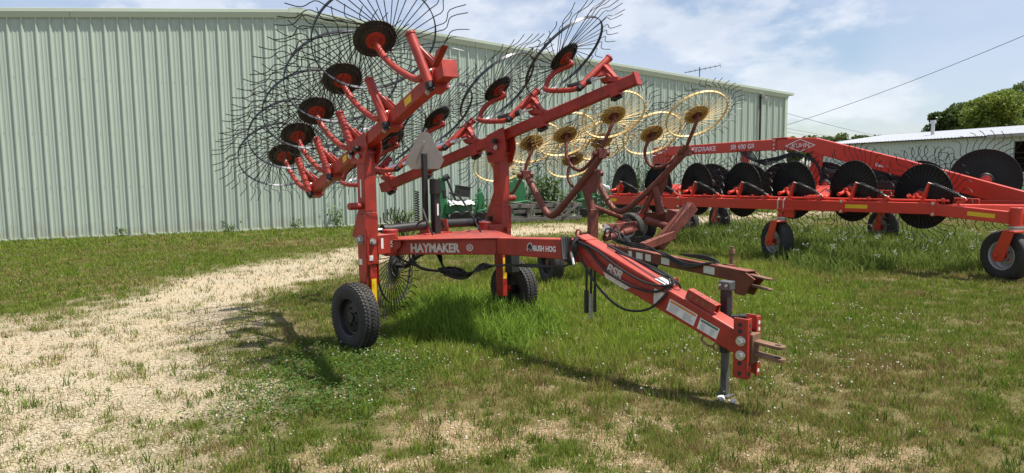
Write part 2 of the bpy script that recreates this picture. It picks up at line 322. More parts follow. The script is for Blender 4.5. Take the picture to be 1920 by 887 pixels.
def view_pts(n, y0, y1, spread=.80):
    y = y0 + (y1 - y0) * rng.random(n); x = (rng.random(n) * 2 - 1) * spread * y; return x, y
def blades(x, y, h, w, colr, lean=.45):
    n = len(x); a = rng.random(n) * 6.283; l = rng.random(n) * lean * h; la = rng.random(n) * 6.283; z = zat(x, y) - .004
    dx = np.cos(a) * w / 2; dy = np.sin(a) * w / 2; lx = np.cos(la) * l; ly = np.sin(la) * l
    v = np.empty((n, 3, 3)); v[:, 0] = np.c_[x - dx, y - dy, z]; v[:, 1] = np.c_[x + dx, y + dy, z]; v[:, 2] = np.c_[x + lx, y + ly, z + h]
    return v.reshape(-1, 3), np.repeat(colr, 3, 0)
def grass_col(x, y, lush):
    n = len(x); k = rng.random(n)[:, None]; g = np.array([.066, .118, .012]) * (1 - k) + np.array([.170, .228, .034]) * k
    d = np.array([.15, .118, .045]) * (1 - k) + np.array([.27, .21, .09]) * k; dm = np.clip(dry_amt(x, y) * .55 + .45 * np.clip((fbm(x * 4.1 + 8, y * 4.1 + 2, 3) - .5) * 4, 0, 1) + .04 - lush, 0, .85)
    lu = lush_amt(x, y); dm = dm * (1 - .6 * lu); g = g * (1 + .32 * lu[:, None] * np.array([1.05, 1.0, .8])); pick = (rng.random(n) < dm)[:, None]; return np.where(pick, d, g) * (.68 + 1.05 * rng.random((n, 1)))
GV, GC = [], []
for n, y0, y1, hh, ww in ((330000, 2.4, 5.2, .034, .0050), (380000, 5.2, 9.5, .042, .0075), (330000, 9.5, 16, .05, .012), (230000, 16, 29, .06, .022)):
    x, y = view_pts(n, y0, y1); keep = y < wall_y(x) - .02; x, y = x[keep], y[keep]; g = gravel_amt(x, y); b = bare_amt(x, y)
    tuft = fbm(x * 7 + 3, y * 7, 3); big = fbm(x * 1.7 + 60, y * 1.7, 3)
    dens = (1 - g) ** 1.3 * (1 - .58 * b) * (.35 + 1.1 * np.clip((tuft - .3) * 2.2, 0, 1)) + g * (.10 + .30 * (tuft > .56)) * (.4 + .8 * (big > .45)) * (1.5 - g)
    k = rng.random(len(x)) < dens; x, y, tuft = x[k], y[k], tuft[k]; g = g[k]
    lush = np.clip(1 - np.abs(y - wall_y(x) + 1.2) / 2.5, 0, 1) * .5 - g * .25
    h = hh * (.45 + .9 * rng.random(len(x))) * (.55 + 1.0 * np.clip((tuft - .3) * 2, 0, 1)) * (1 + .9 * lush_amt(x, y)); v, c = blades(x, y, h, ww, grass_col(x, y, lush), .9); GV.append(v); GC.append(c)
gvv = np.concatenate(GV); gcc = np.concatenate(GC)
tag(link('grass', np_mesh('grass', gvv, np.arange(len(gvv)).reshape(-1, 3), GRASSM, gcc), None), 'short mown grass with dry straw patches covering the yard', 'grass', kind='stuff')
# tussocks: small separate bunches of longer blades and flat broad-leaved rosettes
tx, ty, th_, tcx = [], [], [], []
for n, y0, y1, k in ((900, 2.6, 5.5, 16), (1100, 5.5, 10, 14), (900, 10, 17, 10)):
    x, y = view_pts(n, y0, y1); g = gravel_amt(x, y); keep = rng.random(n) < np.where(g > .6, .28, .85); x, y = x[keep], y[keep]; sz = .5 + .8 * rng.random(len(x))
    rx = (rng.normal(size=(len(x), k)) * .028 * sz[:, None] + x[:, None]).ravel(); ry = (rng.normal(size=(len(x), k)) * .028 * sz[:, None] + y[:, None]).ravel(); tx.append(rx); ty.append(ry); th_.append((np.repeat(sz, k) * .085) * (.4 + .8 * rng.random(len(rx)))); kk = np.repeat(rng.random(len(x)), k)[:, None]; tcx.append((np.array([.045, .095, .010]) * (1 - kk) + np.array([.15, .21, .03]) * kk) * (.8 + .4 * rng.random((len(rx), 1))))
TUFTS = [np.concatenate(q) for q in (tx, ty, th_, tcx)]
def in_poly(poly, n, pad=.25):
    lo = poly.min(0) - pad; hi = poly.max(0) + pad; p = lo + (hi - lo) * rng.random((n, 2)); d = sdist(poly, p[:, 0], p[:, 1]) + (fbm(p[:, 0] * 3, p[:, 1] * 3, 3) - .5) * .6
    k = rng.random(n) < np.clip(.5 + d / .5, 0, 1); return p[k, 0], p[k, 1]
def tall_blades(x, y, h, w, colr, bend=.5):
    n = len(x); a = rng.random(n) * 6.283; la = rng.random(n) * 6.283; l = h * bend * rng.random(n); z = zat(x, y) - .005; P = []
    for t, ws in ((0, 1), (.5, .85), (.82, .5)):
        cx = x + np.cos(la) * l * t ** 2; cy = y + np.sin(la) * l * t ** 2; cz = z + h * (t - .18 * (l / h) * t * t); dx = np.cos(a) * w * ws / 2; dy = np.sin(a) * w * ws / 2
        P += [np.c_[cx - dx, cy - dy, cz], np.c_[cx + dx, cy + dy, cz]]
    P.append(np.c_[x + np.cos(la) * l, y + np.sin(la) * l, z + h * (1 - .25 * l / h)]); v = np.stack(P, 1).reshape(-1, 3); b = (np.arange(n) * 7)[:, None]
    tri = np.concatenate([b + np.array(q) for q in ((0, 1, 3), (0, 3, 2), (2, 3, 5), (2, 5, 4), (4, 5, 6))]); return v, tri, np.repeat(colr, 7, 0)
def green(n, a=(.055, .115, .018), b=(.13, .20, .04)):
    k = rng.random((n, 1)); return (np.array(a) * (1 - k) + np.array(b) * k) * (.8 + .4 * rng.random((n, 1)))
v, tr, c = tall_blades(TUFTS[0], TUFTS[1], TUFTS[2], .0065, TUFTS[3], 1.1)
tag(link('grass_tussocks', np_mesh('grass_tussocks', v, tr, GRASSM, c), None), 'small dark tussocks of longer grass dotted over lawn and gravel', 'grass', kind='stuff')
def tall_patch(name, label, poly, n, hh, ww, bend=.6, cols=None):
    x, y = in_poly(poly, n); s = np.clip(.35 + sdist(poly, x, y) / .5, .3, 1); h = hh * (.4 + .7 * rng.random(len(x))) * s; v, tr, c = tall_blades(x, y, h, ww, green(len(x), *(cols or ())), bend)
    tag(link(name, np_mesh(name, v, tr, GRASSM, c), None), label, 'grass', kind='stuff')
tall_patch('tall_grass', 'lush tall grass growing under the frame of the front rake', TALL, 15000, .31, .009, .9, ((.10, .19, .02), (.22, .33, .05)))
tall_patch('weedy_grass', 'rank weedy grass around the wheels of the orange rake', WEED, 52000, .36, .013, .9, ((.08, .135, .025), (.20, .26, .06)))
wp = np.array([(W0 + WD * s + WN * o)[:2] for s, o in ((-16, 0), (12.5, 0), (12.5, .55), (2, .7), (-3, .55), (-16, .3))])
tall_patch('wall_grass', 'fringe of longer grass along the foot of the metal wall', wp, 13500, 0.18, .02, .7)
# clover: flat leaflets and white heads
x, y = in_poly(CLOVER, 13000, .5); n = len(x); h = .02 + .06 * rng.random(n); r_ = .008 + .006 * rng.random(n); a = rng.random(n) * 6.283; z = zat(x, y) + h
v = np.stack([np.c_[x + r_ * np.cos(a + k), y + r_ * np.sin(a + k), z + (rng.random(n) - .5) * .012] for k in (0, 1.57, 3.14, 4.71)], 1).reshape(-1, 3)
tag(link('clover', np_mesh('clover', v, np.arange(4 * n).reshape(-1, 4), GRASSM, np.repeat(green(n, (.035, .085, .018), (.10, .16, .04)), 4, 0)), None), 'dark green clover patch in front of the near tyre', 'clover', kind='stuff')
OCT = np.array([(1, 0, 0), (0, 1, 0), (-1, 0, 0), (0, -1, 0), (0, 0, 1), (0, 0, -1.)]); OCTF = np.array([(0, 1, 4), (1, 2, 4), (2, 3, 4), (3, 0, 4), (1, 0, 5), (2, 1, 5), (3, 2, 5), (0, 3, 5)])
def dots(x, y, z, r, flat, col, rnd=.3):
    n = len(x); a = rng.random(n) * 6.283; o = OCT[None] * (1 + rnd * (rng.random((n, 6, 1)) * 2 - 1)) * np.stack([r, r * (.6 + .5 * rng.random(n)), r * flat], 1)[:, None]
    ca, sa = np.cos(a)[:, None], np.sin(a)[:, None]; v = np.stack([o[..., 0] * ca - o[..., 1] * sa, o[..., 0] * sa + o[..., 1] * ca, o[..., 2]], -1) + np.c_[x, y, z][:, None]
    return v.reshape(-1, 3), (OCTF[None] + (np.arange(n) * 6)[:, None, None]).reshape(-1, 3), np.repeat(col, 6, 0)
fx, fy = [], []
for poly, n in ((CLOVER, 420), (px_poly([(800, 700), (1000, 600), (1300, 560), (1500, 560), (1800, 600), (1700, 740), (1400, 760), (1100, 720)]), 1500), (WEED, 500)):
    a, b = in_poly(poly, n); fx.append(a); fy.append(b)
a, b = view_pts(900, 4, 16); k = gravel_amt(a, b) < .2; fx.append(a[k]); fy.append(b[k]); x = np.concatenate(fx); y = np.concatenate(fy); kf = fbm(x * 2.1 + 77, y * 2.1, 3) + .10 * rng.random(len(x)) > .53; x, y = x[kf], y[kf]; n = len(x)
v, f, c = dots(x, y, zat(x, y) + .05 + .05 * rng.random(n), .0045 + .0055 * rng.random(n), .9, np.array([.60, .58, .48]) * (.7 + .45 * rng.random((n, 1))))
tag(link('clover_flowers', np_mesh('clover_flowers', v, f, FLOWM, c), None), 'scattered small white clover heads in the grass', 'flowers', kind='stuff')
cx_, cy_ = in_poly(WEED, 320); vs_, fs_, cs_ = [], [], []; o_ = 0
for q, (a, b) in enumerate(zip(cx_, cy_)):
    hgt = random.uniform(.22, .48); k = 11; ang = rng.random(k) * 6.283; rad = .045 * np.sqrt(rng.random(k)); xx, yy = a + rad * np.cos(ang), b + rad * np.sin(ang)
    v, f, c = dots(xx, yy, np.full(k, hgt) + .05 * rng.random(k), .005 + .005 * rng.random(k), .7, np.tile([.66, .66, .60], (k, 1))); vs_.append(v); fs_.append(f + o_); cs_.append(c); o_ += len(v)
    v, tr, c = tall_blades(np.repeat(a, 3), np.repeat(b, 3), np.full(3, hgt), .006, green(3), .15); vs_.append(v); fs_.append(tr + o_); cs_.append(c); o_ += len(v)
tag(link('wildflowers', np_mesh('wildflowers', np.concatenate(vs_), np.concatenate(fs_), FLOWM, np.concatenate(cs_)), None), 'white flat-topped wildflowers among the weeds by the orange rake', 'flowers', kind='stuff')
# loose gravel chips
xs, ys = [], []
for n, y0, y1 in ((52000, 2.6, 5.5), (34000, 5.5, 9), (16000, 9, 14)):
    a, b = view_pts(n, y0, y1); k = rng.random(n) < np.clip(gravel_amt(a, b) + .35 * bare_amt(a, b), 0, 1); xs.append(a[k]); ys.append(b[k])
x = np.concatenate(xs); y = np.concatenate(ys); n = len(x); k = rng.random((n, 1)); cc = (np.array([.27, .21, .125]) * (1 - k) + np.array([.52, .45, .33]) * k)
v, f, c = dots(x, y, zat(x, y) + .002, .0035 + .012 * rng.random(n) ** 3.2, .6, cc, .45)
tag(link('gravel_chips', np_mesh('gravel_chips', v, f, CHIPM, c), None), 'loose pale tan gravel chips on the track', 'gravel', kind='stuff')

# ------------------------------------------------------------------ big metal warehouse (gable end towards us)
RIDGE_S, RIDGE_Z, SL_R, SL_L = -6.6, 6.22, .0985, .068
S_L, S_R = -24.9, 11.62
def roof_z(s): return RIDGE_Z - (s - RIDGE_S) * SL_R if s > RIDGE_S else RIDGE_Z + (s - RIDGE_S) * SL_L
def wp3(s, d, z): return W0 + WD * s + WN * d + V((0, 0, z))
wh = thing('metal_warehouse', wp3(S_R, 0, 0), 0, 'long pale green ribbed metal building with low gable roof behind the rakes', 'building')
WB = wh.location.copy()
PITCH_RIB = .3047
prof = [(0, 0), (.032, .046), (.058, .046), (.090, 0), (.130, 0), (.140, .008), (.164, .008), (.174, 0), (.216, 0), (.226, .008), (.250, .008), (.260, 0)]
s = S_R; npan = int((S_R - S_L) / (PITCH_RIB * 3))
for i in range(npan):
    mb = MB(); pts = []; s0 = S_R - (i + 1) * PITCH_RIB * 3
    for k in range(3):
        for ds, dd in prof: pts.append((s0 + k * PITCH_RIB + ds, dd))
    pts.append((s0 + 3 * PITCH_RIB, 0.0)); jit = random.uniform(-.0015, .0015); vs_ = []
    for ss, dd in pts: vs_.append(wp3(ss, dd + jit, .04) - WB)
    for ss, dd in pts: vs_.append(wp3(ss, dd + jit, roof_z(ss) - .02) - WB)
    n = len(pts); mb.add(vs_, [(j, j + 1, n + j + 1, n + j) for j in range(n - 1)])
    o = link('wall_panel', mb.mesh('wall_panel', False), WALLM, wh)
    me = o.data; me.polygons.foreach_set('use_smooth', [False] * len(me.polygons))
    sb = MB()  # screw rows on this sheet
    for zz in (1.35, 2.75, 4.15):
        for k in range(3):
            c = wp3(s0 + k * PITCH_RIB + .098, .004 + jit, zz) - WB; sb.cyl(c, c + WN * .010, .011, 6)
    sb.build('screw_heads', ZINC, o)
mb = MB(); mb.box(wp3(S_L, .012, .02) - WB, wp3(S_R, .012, .02) - WB, .05, .05); mb.build('base_trim', TRIM, wh)
# rake trim, tilted underside, in sheet lengths
def rake_piece(sa, sb, nm='rake_trim'):
    mb = MB(); P = []
    for ss in (sa, sb):
        z = roof_z(ss)
        for d, dz in ((-.05, .10), (.09, .085), (.118, .07), (.118, .01), (.05, -.15), (.0, -.15), (-.05, -.15)): P.append(wp3(ss, d, z + dz) - WB)
    k = 7; mb.add(P, [(j, (j + 1) % k, k + (j + 1) % k, k + j) for j in range(k)] + [tuple(range(k))[::-1], tuple(range(k, 2 * k))]); mb.build(nm, TRIM, wh)
cuts = [S_L - .1, -19, -13.05 + .8, RIDGE_S - .012, RIDGE_S + .001, -1.2, 5.0, S_R + .12]
for a, b in zip(cuts[:-1], cuts[1:]):
    if b - a > .1: rake_piece(a + .004, b - .004)
mb = MB(); mb.add([wp3(RIDGE_S - .25, 0.126, roof_z(RIDGE_S - .25) + q) - WB for q in (-.02, .115)] + [wp3(RIDGE_S, 0.126, RIDGE_Z + q) - WB for q in (-.02, .12)] + [wp3(RIDGE_S + .25, 0.126, roof_z(RIDGE_S + .25) + q) - WB for q in (-.02, .115)], [(0, 2, 3, 1), (2, 4, 5, 3)]); mb.prism([wp3(RIDGE_S - .25, 0.126, roof_z(RIDGE_S - .25) + .116) - WB, wp3(RIDGE_S, 0.126, RIDGE_Z + .122) - WB, wp3(RIDGE_S + .25, 0.126, roof_z(RIDGE_S + .25) + .116) - WB], -WN * .3); mb.build('ridge_cap', TRIM, wh)
DEPTH = 40
for sa, sb in ((S_L - .1, RIDGE_S), (RIDGE_S, S_R + .35)):
    mb = MB(); mb.prism([wp3(sa, .12, roof_z(sa) + .075) - WB, wp3(sb, .12, roof_z(sb) + .075) - WB, wp3(sb, .12, roof_z(sb) - .01) - WB, wp3(sa, .12, roof_z(sa) - .01) - WB], -WN * DEPTH); mb.build('roof_sheet', TRIM, wh)
mb = MB(); mb.prism([wp3(S_R - .03, -.02, 0) - WB, wp3(S_R - .03, -DEPTH, 0) - WB, wp3(S_R - .03, -DEPTH, roof_z(S_R) - .03) - WB, wp3(S_R - .03, -.02, roof_z(S_R) - .03) - WB], -WD * .05)
mb.prism([wp3(S_L, -DEPTH + .1, 0) - WB, wp3(S_R, -DEPTH + .1, 0) - WB, wp3(S_R, -DEPTH + .1, roof_z(S_R)) - WB, wp3(RIDGE_S, -DEPTH + .1, RIDGE_Z - .02) - WB, wp3(S_L, -DEPTH + .1, roof_z(S_L)) - WB], -WN * .05); mb.prism([wp3(S_L, -.02, 0) - WB, wp3(S_L, -DEPTH, 0) - WB, wp3(S_L, -DEPTH, roof_z(S_L) - .03) - WB, wp3(S_L, -.02, roof_z(S_L) - .03) - WB], -WD * .05); mb.build('side_wall', WALLM, wh)
mb = MB(); mb.box(wp3(S_R + .02, .02, 0.02) - WB, wp3(S_R + .02, .02, roof_z(S_R) - .16) - WB, .12, .10, up=WN); mb.build('corner_trim', TRIM, wh)
mb = MB(); mb.cyl(wp3(S_R - 1.28, .07, 0.1) - WB, wp3(S_R - 1.28, .07, roof_z(S_R - 1.28) - .2) - WB, .035, 10); mb.build('conduit_pipe', BLACK, wh)
mb = MB(); c = wp3(S_R - 1.2, .12, roof_z(S_R - 1.2) - .22) - WB; mb.cube(c, .14, .12, .1); mb.tube(spline([c, c + V((.1, -.1, -.15)), c + V((.12, -.12, -.4))]), .012, 6); mb.tube(spline([c, c + V((.16, -.1, -.12)), c + V((.25, -.1, -.5))]), .012, 6); mb.build('wall_light', GREY, wh)
# antenna on the roof edge
ab = wp3(8.0, -.6, roof_z(8.0) + .07); an = thing('roof_antenna', ab, 0, 'thin television aerial on the roof edge of the metal building', 'antenna')
mb = MB(); mb.cyl((0, 0, -.05), (0, 0, .55), .016, 6); mb.build('mast', BLACK, an)
b0, b1 = V((-.55, 0, .34)), V((.75, -.1, .58)); mb = MB(); mb.cyl(b0, b1, .014, 6); mb.build('boom', BLACK, an)
for k in range(8):
    c = b0.lerp(b1, k / 7); l = .22 + .045 * k; mb = MB(); mb.cyl(c - V((.25, 1, .3)).normalized() * l, c + V((.25, 1, .3)).normalized() * l, .008, 5); mb.build('element', BLACK, an)

# ------------------------------------------------------------------ low barn on the right
BA, BBp = V((27.2, 62, 0)), V((33.2, 29, 0)); bd = (BBp - BA).normalized(); bn = V((bd.y, -bd.x, 0)); 
if bn.x > 0: bn = -bn
EH = 3.32; BL = (BBp - BA).length
bt = thing('metal_barn', BA, 0, 'low grey-green metal barn with bright white roof at right', 'building')
def bp3(s, d, z): return bd * s + bn * d + V((0, 0, z))
DOOR0 = 19.1; DOOR1 = 27.0
k = 0
segs = []; s = 0.0
while s < BL - .1:
    e = min(s + .914, BL)
    if s < DOOR0 < e: e = DOOR0
    if s < DOOR1 < e and s >= DOOR0 - .01: e = DOOR1
    segs.append((s, e)); s = e
for sa, sb in segs:
    z0 = 2.95 if DOOR0 - .01 <= sa < DOOR1 - .01 else 0; pts = []; n3 = max(1, round((sb - sa) / .305)); w_ = (sb - sa) / n3
    for q in range(n3):
        for ds, dd in ((0, 0), (.02, .022), (.05, .022), (.07, 0)): pts.append((sa + q * w_ + ds, dd))
    pts.append((sb, 0)); mb = MB(); n = len(pts); mb.add([bp3(a, b, z0) for a, b in pts] + [bp3(a, b, EH) for a, b in pts], [(j, j + 1, n + j + 1, n + j) for j in range(n - 1)])
    o = link('wall_panel', mb.mesh('wall_panel', False), BARNM, bt); o.data.polygons.foreach_set('use_smooth', [False] * len(o.data.polygons))
BW, BR = 12.0, .85
for k in range(int(BL / .9)):
    sa = -.3 + k * .9; mb = MB(); 
    for q in range(3):
        a = sa + q * .3; 
        mb.add([bp3(a, .35, EH + .03), bp3(a + .23, .35, EH + .03), bp3(a + .25, .35, EH + .075), bp3(a + .28, .35, EH + .075), bp3(a + .3, .35, EH + .03), bp3(a, -BW / 2, EH + BR), bp3(a + .23, -BW / 2, EH + BR), bp3(a + .25, -BW / 2, EH + BR + .045), bp3(a + .28, -BW / 2, EH + BR + .045), bp3(a + .3, -BW / 2, EH + BR)], [(j, j + 1, 5 + j + 1, 5 + j) for j in range(4)])
    o = link('roof_sheet', mb.mesh('roof_sheet', False), ROOFM, bt); o.data.polygons.foreach_set('use_smooth', [False] * len(o.data.polygons))
mb = MB(); mb.prism([bp3(-.3, -BW / 2, EH + BR), bp3(BL + .3, -BW / 2, EH + BR), bp3(BL + .3, -BW - .3, EH), bp3(-.3, -BW - .3, EH)], (0, 0, .05)); mb.build('rear_roof', ROOFM, bt)
mb = MB(); mb.box(bp3(0, -BW, 0), bp3(0, -BW, EH), .1, .1); mb.prism([bp3(0, -.02, 0), bp3(0, -BW, 0), bp3(0, -BW, EH), bp3(0, -BW / 2, EH + BR - .02), bp3(0, -.02, EH)], bd * .05); mb.prism([bp3(0, -BW, 0), bp3(BL, -BW, 0), bp3(BL, -BW, EH), bp3(0, -BW, EH)], bn * .05); mb.prism([bp3(BL, -.02, 0), bp3(BL, -BW, 0), bp3(BL, -BW, EH), bp3(BL, -BW / 2, EH + BR - .02), bp3(BL, -.02, EH)], -bd * .05); mb.build('side_wall', BARNM, bt)
mb = MB(); mb.box(bp3(-.3, .33, EH - .02), bp3(17.6, .33, EH - .02), .05, .07); mb.build('eave_trim', BLACK, bt)
mb = MB(); mb.box(bp3(17.6, .40, EH - .02), bp3(BL, .40, EH - .02), .16, .20); mb.build('gutter', GREY, bt)
mb = MB(); mb.box(bp3(DOOR0, .03, 0), bp3(DOOR0, .03, 2.99), .16, .1, up=bn); mb.box(bp3(DOOR1, .03, 0), bp3(DOOR1, .03, 2.99), .16, .1, up=bn); mb.build('door_frame', BARNM, bt)
mb = MB(); c = bp3(9.6, -2.6, EH + .3); mb.cyl(c, c + V((0, 0, 1.0)), .13, 12); mb.cyl(c + V((0, 0, 1.0)), c + V((0, 0, 1.22)), .22, 12, r2=.2); mb.build('vent_pipe', ZINC, bt)

# ------------------------------------------------------------------ overhead wires
def wire(p, q, sag, r, label):
    p, q = V(p), V(q); mid = (p + q) / 2; pts = []
    for i in range(25):
        t = i / 24; c = p.lerp(q, t); c.z -= sag * 4 * t * (1 - t); pts.append(c)
    mb = MB(); mb.tube(pts, r, 5); tag(mb.build('power_line', BLACK, None, label=label), label, 'wire', 'overhead power lines')
wire(at(1380, 262, 62), at(2080, -2, 34), .5, .016, 'long overhead wire rising to the upper right corner')
wire(at(1400, 190, 60), at(1720, 268, 110), .4, .018, 'thin overhead wire falling from the building corner to the trees')
wire(at(1380, 222, 62), at(1700, 272, 140), .4, .016, 'upper of two faint low wires beside the building corner')
wire(at(1380, 228, 62), at(1640, 268, 130), .4, .016, 'lower of two faint low wires beside the building corner')

# ------------------------------------------------------------------ trees
def tree(base, h, rad, nleaf, leaf, c0, c1, label, seed, crown_lo=.25, group='trees on the skyline'):
    r = np.random.default_rng(seed); rd = random.Random(seed); t = thing('tree', base, 0, label, 'tree', group)
    mb = MB(); top = V((rd.uniform(-.3, .3), rd.uniform(-.3, .3), h * .7)); mb.tube([V((0, 0, -.1)), V((.05, 0, h * .25)), top * .6, top], h * .03, 7, r2=h * .008)
    tr = mb.build('trunk', BARK, t); lb = MB(); lobes = []
    for k in range(13):
        a = rd.uniform(0, 6.283); zz = rd.uniform(crown_lo + .08, .9) * h; f = math.sin(math.pi * min(1, max(.12, (zz / h - crown_lo) / (1.02 - crown_lo)))) ** .6; rr_ = rad * f * rd.uniform(.35, .75)
        e = V((rr_ * math.cos(a), rr_ * math.sin(a), zz)); lb.tube([V((0, 0, zz * .55)), (V((0, 0, zz * .8)) + e) / 2, e], h * .012, 5, r2=h * .003); lobes.append((e, rad * rd.uniform(.30, .52)))
    lb.build('limbs', BARK, t); lobes.append((V((0, 0, h * .86)), rad * .42)); C_ = np.array([l[0] for l in lobes]); S_ = np.array([l[1] for l in lobes])
    idx = r.integers(0, len(lobes), nleaf); d = r.normal(size=(nleaf, 3)); d /= np.linalg.norm(d, axis=1)[:, None]; rr_ = S_[idx] * (.45 + .6 * r.random(nleaf) ** .6); p = C_[idx] + d * rr_[:, None] * np.array([1, 1, .8])
    keep = fbm(p[:, 0] * 1.3 + seed, p[:, 2] * 1.3 + p[:, 1], 3) > .39; p = p[keep]; idx = idx[keep]; n = len(p); a = r.normal(size=(n, 3)); a /= np.linalg.norm(a, axis=1)[:, None]; b = np.cross(a, r.normal(size=(n, 3))); b /= np.linalg.norm(b, axis=1)[:, None]
    sz = leaf * (.6 + .8 * r.random((n, 1))); v = np.stack([p - a * sz, p + b * sz * .6, p + a * sz, p - b * sz * .6], 1).reshape(-1, 3)
    k = np.clip(r.random((n, 1)) * .7 + (r.random(len(lobes))[idx] * .5)[:, None], 0, 1); c = np.array(c0) * (1 - k) + np.array(c1) * k
    link('crown', np_mesh('crown', v, np.arange(4 * n).reshape(-1, 4), LEAF, np.repeat(c, 4, 0)), None, t)
DK0, DK1 = (.036, .066, .016), (.115, .165, .040); LT0, LT1 = (.085, .13, .018), (.20, .26, .045)
def stand(px, ptop, Y, rad, nl, leaf, lt, label, seed):
    g = at(px, 305, Y); zt = at(px, ptop, Y).z; tree(V((g.x, g.y, 0)), zt, rad, nl, leaf, *( (LT0, LT1) if lt else (DK0, DK1)), label, seed)
stand(1775, 202, 84, 2.6, 13500, 0.18, 0, 'dark round tree at the left end of the clump behind the barn', 3)
stand(1805, 190, 92, 3.4, 13500, 0.18, 0, 'dark tree rising just left of the bright green tree', 4)
stand(1852, 176, 78, 3.7, 21000, 0.164, 1, 'bright yellow-green tree in the middle of the clump behind the barn', 5)
stand(1868, 168, 96, 4.2, 13500, 0.197, 0, 'dark tree showing above the bright green tree', 6)
stand(1928, 158, 84, 4.4, 16500, 0.197, 0, 'tall dark tree at the right edge of the picture', 8)
stand(1890, 205, 82, 2.6, 10500, 0.18, 0, 'dark bushy tree filling the gap under the tall right one', 9)
far = [(1480, 258, 'leftmost far tree, beside the building corner'), (1510, 254, 'second far tree from the building corner'), (1545, 257, 'third far tree, low and broad on the horizon'), (1578, 249, 'tallest of the far trees on the horizon'), (1606, 255, 'far tree just right of the tallest one'), (1640, 253, 'rightmost far tree beside the barn roof'), (1668, 262, 'low far tree peeping over the barn roof')]
for k, (px, pt, lb) in enumerate(far): stand(px, pt, 165 + 9 * (k % 3), 3.6, 5200, .34, 0, 'small dark ' + lb if not lb.startswith('tall') else lb + ' behind the rakes', 20 + k)

# ------------------------------------------------------------------ rake wheels
def polar(pts): return [V((r * math.cos(a), r * math.sin(a), z)) for r, a, z in pts]
def tine_path(kind, c):
    if kind == 'disc': return polar([(.36, -.05 * c, -.02), (.50, 0, -.02), (.565, .045 * c, -.02), (.615, .12 * c, -.03), (.655, .175 * c, -.04), (.71, .185 * c, -.035), (.765, .14 * c, -.02), (.80, .08 * c, -.005)])
    return polar([(.160, -.62 * c, .012), (.52, 0, 0), (.59, .012 * c, -.004), (.618, .04 * c, -.006), (.632, .095 * c, -.01), (.646, .155 * c, -.010), (.670, .190 * c, -.004), (.72, .205 * c, .006), (.81, .205 * c, .024)])
TM = {}
def tine_mesh(kind, c, thick=1.0):
    if (kind, c, thick) not in TM:
        mb = MB(); mb.tube(tine_path(kind, c), {'dark': .0047, 'yellow': .0062, 'disc': .0064}[kind] * thick, 3); me = mb.mesh('tine', False)
        if kind == 'yellow':
            me.materials.append(YEL); me.materials.append(TINE)
            for p in me.polygons:
                if p.center.xy.length > .58: p.material_index = 1
        else: me.materials.append(TINE)
        TM[kind, c, thick] = me
    return TM[kind, c, thick]
PM = {}
def cached(key, fn):
    if key not in PM: PM[key] = fn()
    return PM[key]
def hub_dark():
    mb = MB(); mb.lathe([(.001, .022), (.07, .022), (.078, .016), (.165, .014), (.182, .004), (.184, -.006), (.16, -.012), (.001, -.014)], 40)
    for k in range(40):
        a = k * 2 * math.pi / 40; mb.cyl(V((.135 * math.cos(a), .135 * math.sin(a), .012)), V((.15 * math.cos(a + .05), .15 * math.sin(a + .05), .026)), .007, 5)
    return mb.mesh('rake_wheel')
def hub_yellow():
    mb = MB(); mb.lathe([(.001, .03), (.05, .03), (.055, .02), (.09, .018), (.098, .032), (.108, .018), (.130, .014), (.14, .026), (.150, .013), (.18, .008), (.205, .002), (.205, -.006), (.001, -.014)], 40); return mb.mesh('rake_wheel')
def hub_disc():
    mb = MB(); mb.lathe([(.001, .055), (.10, .055), (.115, .045), (.13, .012), (.30, .006), (.485, -.012), (.502, -.004), (.510, -.016), (.49, -.030), (.001, -.02)], 56)
    for k in range(40):
        a = k * 2 * math.pi / 40; e = V((math.cos(a), math.sin(a), 0)); mb.box(e * .14 + V((0, 0, .013)), e * .475 + V((0, 0, -.006)), .008, .016)
    return mb.mesh('rake_wheel')
def rim_yellow():
    mb = MB(); mb.lathe([(.511, -.019), (.524, -.019), (.524, .019), (.511, .019)], 64, closed=True); return mb.mesh('rim')
def rim_mesh():
    mb = MB(); mb.lathe([(.5155, -.014), (.524, -.014), (.524, .014), (.5155, .014)], 64, closed=True); return mb.mesh('rim')
def red_hub():
    mb = MB(); mb.lathe([(.001, .05), (.03, .05), (.035, .034), (.082, .030), (.085, .022), (.001, .02)], 24)
    for k in range(5):
        a = k * 1.2566; mb.cyl(V((.055 * math.cos(a), .055 * math.sin(a), .03)), V((.055 * math.cos(a), .055 * math.sin(a), .042)), .009, 6)
    return mb.mesh('hub_plate')
